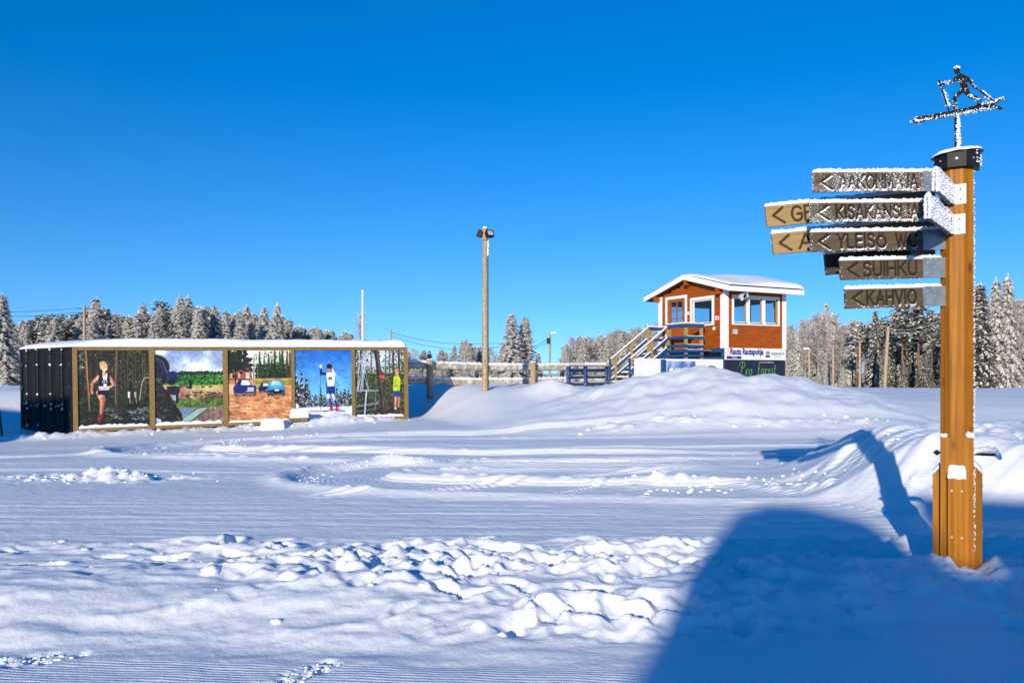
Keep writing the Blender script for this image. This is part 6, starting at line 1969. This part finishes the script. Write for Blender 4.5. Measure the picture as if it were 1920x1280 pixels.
# ------------------------------------------------------------------ trees
def kite(vs, fs, c, a, b):
    i = len(vs)
    vs.extend((c - a, c + b * .5, c + a, c - b * .5)); fs.append((i, i + 1, i + 2, i + 3))


def unit(v):
    return v / (np.linalg.norm(v) + 1e-9)


def mesh_of(name, parts):
    """parts: list of (verts, faces, material) -> one mesh with slots"""
    me = bpy.data.meshes.new(name)
    V, F, MI = [], [], []
    for k, (vs, fs, m) in enumerate(parts):
        b = len(V)
        V.extend([tuple(v) for v in vs]); F.extend([tuple(i + b for i in f) for f in fs]); MI.extend([k] * len(fs))
        me.materials.append(m)
    me.from_pydata(V, [], F)
    me.polygons.foreach_set('material_index', MI)
    me.update()
    return me


def trunk_mesh(name, H, r, mat_, lean=0.0, n=7, top=1.0):
    mb = MB()
    pts = [(lean * (t ** 1.5), lean * .3 * t, -0.4 + (H * top + .4) * t) for t in (0, .25, .5, .75, 1)]
    mb.tube(pts, [r * 1.15, r * .9, r * .68, r * .42, r * .1], n)
    me = bpy.data.meshes.new(name); me.from_pydata(mb.v, [], mb.f); me.materials.append(mat_); me.update()
    me.polygons.foreach_set('use_smooth', [True] * len(me.polygons))
    return me


def spruce_mesh(seed, H=12.0, Rb=1.7, frost=.6, start=.06, dens=1.0, needle=None):
    """whorls of drooping boughs: frost lies in fronds along the top, needles hang below"""
    rg = np.random.default_rng(seed)
    nv, nf, fv, ff = [], [], [], []
    up = np.array([0, 0, 1.0])
    z = H * start
    while z < H * .985:
        t = (z - H * start) / (H * (1 - start))
        rad = Rb * (1 - t) ** .85 * (1 + .22 * (rg.random() - .5) * 2) + .13
        nb = max(5, int((6 + 4 * (1 - t)) * dens))
        a0 = rg.random() * 6.28
        for k in range(nb):
            a = a0 + 6.283 * k / nb + rg.normal() * .22
            o = np.array([math.cos(a), math.sin(a), 0.0]); s = np.array([-o[1], o[0], 0.0])
            L = rad * (.70 + .45 * rg.random())
            drp = .35 + .35 * rg.random() * (1 - .6 * t)
            m = max(2, int(L / .27))
            zz = z + .12 * rg.normal()
            snowy = rg.random() < frost
            for j in range(m):
                f = (j + .75) / m
                p = o * L * f + up * (zz - drp * L * f * f)
                d = unit(o - up * (2 * drp * f))
                w = (.17 + .10 * rg.random()) * (1.1 - .45 * f) * (1.15 if t < .8 else .8)
                ln = L / m * .75 + .05
                q = p + s * rg.normal() * .04
                # hanging twigs
                sg = unit(s + o * rg.normal() * .5)
                kite(nv, nf, q - up * (.08 + .06 * rg.random()), sg * w * 1.1, unit(up * -1 + o * .25 + s * rg.normal() * .2) * (.24 + .14 * rg.random()))
                for sd in (-1, 1):
                    dd = unit(d + s * sd * (.7 + .3 * rg.random()) - up * .15)
                    kite(nv, nf, q + dd * .12 - up * .03, dd * (.20 + .08 * rg.random()), unit(np.cross(dd, o + up * .6)) * .10)
                    if snowy or rg.random() < frost * .55:
                        kite(fv, ff, q + dd * .13 + up * .035, dd * (.19 + .09 * rg.random()), unit(np.cross(dd, s * .5 + up)) * .085 + up * .03)
                if snowy or rg.random() < frost * .6:
                    kite(fv, ff, q + up * .05 + o * .02, d * ln, unit(s + up * rg.normal() * .25) * w)
                    if rg.random() < frost * .8:
                        kite(fv, ff, q + o * .07 - up * .02, sg * w * .9, unit(up * -1 + o * .4) * (.11 + .07 * rg.random()))
        z += .29 + .10 * rg.random() - .08 * t
    for _ in range(10):
        p = np.array([rg.normal() * .04, rg.normal() * .04, H * (.95 + .05 * rg.random())])
        kite(fv, ff, p, np.array([rg.normal() * .03, rg.normal() * .03, .22]), np.array([.07, .03, 0]))
    return mesh_of('crown', [(nv, nf, needle or M_NEEDLE), (fv, ff, M_HOAR)])


def pine_mesh(seed, H=14.0, base=.45, R0=1.5, frost=.5, needle=None):
    rg = np.random.default_rng(seed)
    nv, nf, fv, ff, bv, bf = [], [], [], [], [], []
    for k in range(26):
        t = base + (1 - base) * (k / 25.0) ** .9
        a = rg.random() * 6.28
        rr_ = R0 * (1 - ((t - base) / (1 - base)) ** 2 * .75) * (.35 + .65 * rg.random())
        c = np.array([math.cos(a) * rr_, math.sin(a) * rr_, H * t + rg.normal() * .2])
        for j in range(24):
            p = c + rg.normal(size=3) * np.array([.38, .38, .22])
            d = unit(rg.normal(size=3) * np.array([1, 1, .45])); l = unit(np.cross(d, rg.normal(size=3)))
            sz = .20 + .18 * rg.random()
            kite(nv, nf, p, d * sz, l * sz)
            if rg.random() < frost:
                kite(fv, ff, p + np.array([0, 0, .10]), d * sz * .95, l * sz * .8)
        # limb
        p0 = np.array([0, 0, H * t - .45]); s = unit(np.cross(c - p0, [0, 0, 1.0])) * .035
        i = len(bv); bv.extend((p0 - s, p0 + s, c)); bf.append((i, i + 1, i + 2))
    return mesh_of('crown', [(nv, nf, needle or M_NEEDLE), (fv, ff, M_HOAR), (bv, bf, M_PINEBARK)])


def birch_mesh(seed, H=11.0, R0=1.6):
    rg = np.random.default_rng(seed)
    vs, fs, hv, hf = [], [], [], []
    def twig(p, q, w, vv, ff_):
        d = unit(q - p); s = unit(np.cross(d, rg.normal(size=3))) * w
        i = len(vv); vv.extend((p - s, p + s, q)); ff_.append((i, i + 1, i + 2))
    for k in range(46):
        t = .22 + .76 * (k / 46.0)
        a = rg.random() * 6.28
        o = np.array([math.cos(a), math.sin(a), 0])
        L = R0 * (1.15 - t) * (.6 + .7 * rg.random()) + .3
        p0 = np.array([0, 0, H * t]); p1 = p0 + o * L * .8 + np.array([0, 0, L * (.7 + .5 * rg.random())])
        twig(p0, p1, .035, vs, fs)
        for j in range(13):
            f = .15 + .85 * rg.random()
            b = p0 + (p1 - p0) * f
            d = unit(o * .5 + rg.normal(size=3) * .7 + np.array([0, 0, .35]))
            e = b + d * (.35 + .55 * rg.random())
            tgt = (hv, hf) if rg.random() < .35 else (vs, fs)
            twig(b, e, .022, *tgt)
            for _ in range(3):
                b2 = b + (e - b) * rg.random()
                d2 = unit(d + rg.normal(size=3) * .8 - np.array([0, 0, .25]))
                tgt = (hv, hf) if rg.random() < .35 else (vs, fs)
                twig(b2, b2 + d2 * (.2 + .35 * rg.random()), .02, *tgt)
    return mesh_of('crown', [(vs, fs, M_TWIGS), (hv, hf, M_HOAR)])


SPR = [(spruce_mesh(900 + i, 12.0, rb, fr, st, dn, M_RIMENEEDLE), trunk_mesh('trunk', 12.0, .16, M_BARK)) for i, (rb, fr, st, dn) in enumerate(((1.9, .95, .05, 1.2), (1.6, .92, .06, 1.2), (2.1, .95, .05, 1.3), (1.35, .9, .08, 1.1), (1.75, .75, .05, 1.1), (1.5, .98, .10, 1.2)))]
DRK = [(spruce_mesh(930 + i, 12.0, rb, fr, st, dn), trunk_mesh('trunk', 12.0, .16, M_BARK)) for i, (rb, fr, st, dn) in enumerate(((1.5, .38, .04, 1.2), (1.25, .42, .06, 1.1), (1.7, .34, .05, 1.2)))]
PIN = [(pine_mesh(950 + i, 14.0, b, r, f, M_RIMENEEDLE if f > .6 else M_NEEDLE), trunk_mesh('trunk', 14.0, .17, M_PINEBARK, top=.95)) for i, (b, r, f) in enumerate(((.45, 1.5, .75), (.38, 1.7, .85), (.55, 1.3, .5), (.50, 1.4, .45)))]
BIR = [(birch_mesh(970 + i, 11.0, r), trunk_mesh('trunk', 11.0, .095, M_BIRCHBARK, lean=l)) for i, (r, l) in enumerate(((1.7, .2), (1.3, -.3), (1.9, .1), (1.5, .4)))]
KIND = {'spruce': ('spruce_tree', SPR, 12.0, 'spruce'), 'dark': ('spruce_tree', DRK, 12.0, 'spruce'), 'pine': ('pine_tree', PIN, 14.0, 'pine'), 'birch': ('birch_tree', BIR, 11.0, 'birch')}
TREE_N = [0]


def tree(kind, px, d, ytop, label, group=None, rr=random, wide=1.0, var=None):
    nm, var_, H0, cat = KIND[kind]
    x, y = at(px, d)
    z = Tz(x, y)
    H = EYE + (HOR - ytop) / FPX * d - z
    crown, trunk = var_[rr.randrange(len(var_)) if var is None else var]
    k = H / H0
    kw = k ** .75 * wide * rr.uniform(.88, 1.14)
    o = thing(nm, label, 'tree', (x, y, z - .05), rr.uniform(0, 6.28), group)
    o.scale = (kw, kw, k)
    for n_, me in (('crown', crown), ('trunk', trunk)):
        c = bpy.data.objects.new(n_, me); COL.objects.link(c); c.parent = o
    TREE_N[0] += 1
    return o


def forest(px0, px1, d0, d1, n, prof, mix, labels, group, seed, jit=14, wide=1.0, zones=None):
    """trees spread over px0..px1 in layers; prof gives the skyline row"""
    rr = random.Random(seed)
    names, w = [m[0] for m in mix], [m[1] for m in mix]
    for i in range(n):
        px = px0 + (px1 - px0) * ((i * 0.61803) % 1.0) + rr.uniform(-4, 4)
        d = d0 + (d1 - d0) * rr.random()
        kind = rr.choices(names, w)[0]
        y = float(np.interp(px, [p[0] for p in prof], [p[1] for p in prof])) + abs(rr.gauss(0, jit)) + (3 if kind == 'birch' else 0)
        lab = labels[kind]
        if zones:
            zn = next(z for lim, z in zones if px <= lim)
            lab = lab + ', ' + zn
        tree(kind, px, d, y, lab, group + (' (birches)' if kind == 'birch' else ' (pines)' if kind == 'pine' else ' (spruces)'), rr, wide)


rt = random.Random(77)
# the wood behind the container
PROF_L = [(-60, 590), (40, 598), (100, 592), (150, 590), (180, 575), (230, 588), (300, 572), (350, 566), (420, 580), (470, 578), (540, 590), (560, 606), (640, 617)]
forest(-70, 548, 90, 122, 104, PROF_L, (('spruce', .8), ('pine', .2)), {'spruce': 'snow-laden spruce in the wood behind the container', 'pine': 'snow-laden pine in the wood behind the container'}, 'wood behind the container', 1, 10, 1.45, ((152, 'left of the utility pole'), (285, 'above the runner photo'), (424, 'above the rifle photo'), (999, 'above the cars photo')))
for px, yt, d, var in ((180, 555, 98, 3), (338, 551, 98, 1), (352, 553, 101, 0), (268, 566, 99, 3), (402, 573, 97, 1), (462, 571, 98, 0), (520, 567, 96, 1), (495, 573, 95, 0)):
    nm = {180: 'pointed frosted spruce standing tallest near the container-end utility pole', 338: 'tallest frosted spruce at the middle of the wood behind the container', 352: 'frosted spruce leaning on the right side of the tallest one behind the container',
          268: 'slim frosted spruce between the utility pole and the tallest spruce', 402: 'slim spruce spire above the photo of the rifle', 462: 'broad frosted spruce above the photo of the cars', 520: 'frosted spruce that ends the tall wood on its right side', 495: 'frosted spruce just left of the last tall one in the wood'}[px]
    tree('spruce', px, d, yt, nm, None, rt, 1.25, var)
tree('spruce', 3, 46, 548, 'big near spruce with heavy snowy boughs at the far left beside the container', None, rt, 1.25, 2)
forest(550, 660, 100, 118, 16, PROF_L, (('spruce', 1),), {'spruce': 'small frosted spruce peeping over the right half of the container roof'}, 'small trees over the container roof', 2, 6, 1.5)
tree('birch', 676, 84, 588, 'lone frosted birch beside the white flagpole', None, rt, 1.0, 0)
# behind the log fence
PROF_M = [(690, 640), (790, 645), (830, 652), (870, 638), (900, 640), (935, 640), (1010, 655), (1020, 672)]
forest(690, 1012, 84, 104, 34, PROF_M, (('spruce', .62), ('birch', .38)), {'spruce': 'small frosted spruce behind the log fence', 'birch': 'frosted birch behind the log fence'}, 'trees behind the log fence', 3, 10, 1.4, ((905, 'left of the floodlight pole'), (2000, 'right of the floodlight pole')))
forest(752, 1012, 76, 84, 16, [(750, 676), (1020, 684)], (('spruce', .7), ('birch', .3)), {'spruce': 'knee-high young spruce right behind the log fence', 'birch': 'bushy young birch right behind the log fence'}, 'young trees behind the log fence', 4, 8, 1.3)
tree('spruce', 959, 74, 585, 'taller broad frosted spruce of the pair behind the log fence', None, rt, 1.75, 4)
tree('spruce', 984, 76, 592, 'whiter slimmer frosted spruce on the right of the pair behind the log fence', None, rt, 1.5, 5)
tree('birch', 873, 80, 636, 'frosted birch left of the floodlight pole', None, rt, 1.0, 1)
# between the lamp pole and the hut
PROF_H = [(1060, 632), (1085, 624), (1110, 628), (1135, 618), (1160, 614), (1185, 614), (1205, 606), (1240, 604)]
forest(1058, 1245, 96, 122, 44, PROF_H, (('spruce', .38), ('birch', .62)), {'spruce': 'frosted spruce in the mixed wood left of the hut', 'birch': 'bare frosted birch in the mixed wood left of the hut'}, 'mixed wood left of the hut', 5, 9, 1.35, ((1145, 'beyond the blue railing'), (2000, 'beyond the hut steps')))
forest(1055, 1180, 86, 94, 14, [(1050, 672), (1190, 660)], (('spruce', .8), ('birch', .2)), {'spruce': 'young frosted spruce at the edge of the wood left of the hut', 'birch': 'young frosted birch at the edge of the wood left of the hut'}, 'young trees left of the hut', 6, 8, 1.2)
# right of the hut
PROF_R = [(1470, 606), (1500, 600), (1530, 584), (1560, 585), (1600, 598), (1640, 598), (1680, 585), (1720, 580), (1765, 580)]
RL = {'spruce': 'frosted spruce in the tall wood', 'birch': 'bare frosted birch in the tall wood', 'pine': 'bare-stemmed pine in the tall wood', 'dark': 'dark lightly frosted spruce in the tall wood'}
forest(1472, 1600, 84, 112, 34, PROF_R, (('birch', .66), ('spruce', .22), ('dark', .12)), RL, 'tall wood right of the hut', 7, 9, 1.0, ((1517, 'nearest the hut'), (1562, 'between the two short lamp poles'), (2000, 'right of the dark-capped pole')))
forest(1600, 1790, 80, 110, 38, PROF_R, (('birch', .22), ('dark', .40), ('pine', .38)), RL, 'tall wood right of the hut', 8, 12, 1.0, ((1658, 'left of the leaning grey pole'), (2000, 'right of the leaning grey pole')))
forest(1475, 1790, 74, 80, 12, [(1470, 668), (1790, 660)], (('spruce', .35), ('dark', .45), ('birch', .2)), {'spruce': 'young frosted spruce at the foot of the tall wood', 'birch': 'young frosted birch at the foot of the tall wood', 'dark': 'young dark spruce at the foot of the tall wood'}, 'young trees right of the hut', 9, 10, 1.1)
tree('spruce', 1549, 90, 566, 'pointed white spruce rising from the birches right of the hut', None, rt, .9, 5)
tree('dark', 1641, 78, 580, 'pointed dark spruce standing free below the KAHVIO board', None, rt, 1.1, 1)
tree('pine', 1692, 76, 572, 'dark spreading pine just left of the signpost', None, rt, 1.25, 3)
tree('pine', 1722, 78, 574, 'dark pine touching the left side of the signpost', None, rt, 1.2, 2)
tree('dark', 1838, 72, 530, 'dark spruce half hidden by the right edge of the signpost', None, rt, 1.25, 0)
tree('spruce', 1868, 75, 520, 'tall frosted spruce on the left of the pair right of the signpost', None, rt, 1.15, 4)
tree('spruce', 1889, 75, 513, 'tallest frosted spruce right of the signpost', None, rt, 1.2, 4)
forest(1825, 1990, 80, 104, 22, [(1820, 545), (1900, 560), (1990, 560)], (('dark', .5), ('pine', .25), ('birch', .25)), {'dark': 'dark lightly frosted spruce in the wood right of the signpost', 'pine': 'bare-stemmed pine in the wood right of the signpost', 'birch': 'bare frosted birch in the wood right of the signpost'}, 'wood right of the signpost', 10, 14)
tree('birch', 1914, 74, 560, 'white-stemmed birch right of the tall spruce pair', None, rt, .9, 3)
print('TREES', TREE_N[0])

for o in bpy.data.objects:
    if o.parent is not None and o.name.split('.')[0] in ('rime', 'bar_frost', 'edge_frost', 'vane_frost', 'cable_frost', 'rod_snow', 'cap_frost', 'bolt', 'screw', 'bar_keeper'):
        o['kind'] = 'stuff'


def far_wood(name, label, spots, seed):
    """wood beyond the frame's edge that reads as one mass"""
    rr = random.Random(seed)
    co, fa, mi = [], [], []
    base = 0
    for x, y in spots:
        me, tr = rr.choice(SPR + DRK)
        H = rr.uniform(9.5, 15.5); k = H / 12.0; w = k ** .75 * rr.uniform(1.0, 1.35); a = rr.uniform(0, 6.28)
        z = Tz(x, y)
        for m, first in ((me, 0), (tr, 2)):
            n = len(m.vertices); v = np.empty(n * 3, np.float32); m.vertices.foreach_get('co', v); v = v.reshape(-1, 3)
            q = np.stack([x + w * (v[:, 0] * math.cos(a) - v[:, 1] * math.sin(a)), y + w * (v[:, 0] * math.sin(a) + v[:, 1] * math.cos(a)), z + k * v[:, 2]], -1)
            co.append(q)
            for p in m.polygons:
                fa.append([i + base for i in p.vertices]); mi.append(p.material_index + first if first else (0 if p.material_index == 0 else 1))
            base += n
    me = bpy.data.meshes.new(name)
    me.from_pydata(np.concatenate(co).tolist(), [], fa)
    for m in (M_RIMENEEDLE, M_HOAR, M_BARK): me.materials.append(m)
    me.polygons.foreach_set('material_index', mi); me.update()
    o = bpy.data.objects.new(name, me); COL.objects.link(o)
    return tag(o, label, 'wood', kind='stuff')


rr_ = random.Random(5)
far_wood('far_wood', 'frosted wood carrying on to the right of the signpost trees', [(70 + 78 * (i / 40) + rr_.uniform(-4, 4), 96 - 46 * (i / 40) + rr_.uniform(-8, 8)) for i in range(40)], 1)
far_wood('far_wood', 'frosted wood carrying on to the left of the container trees', [(-76 - 70 * (i / 40) + rr_.uniform(-4, 4), 98 - 50 * (i / 40) + rr_.uniform(-8, 8)) for i in range(40)], 2)
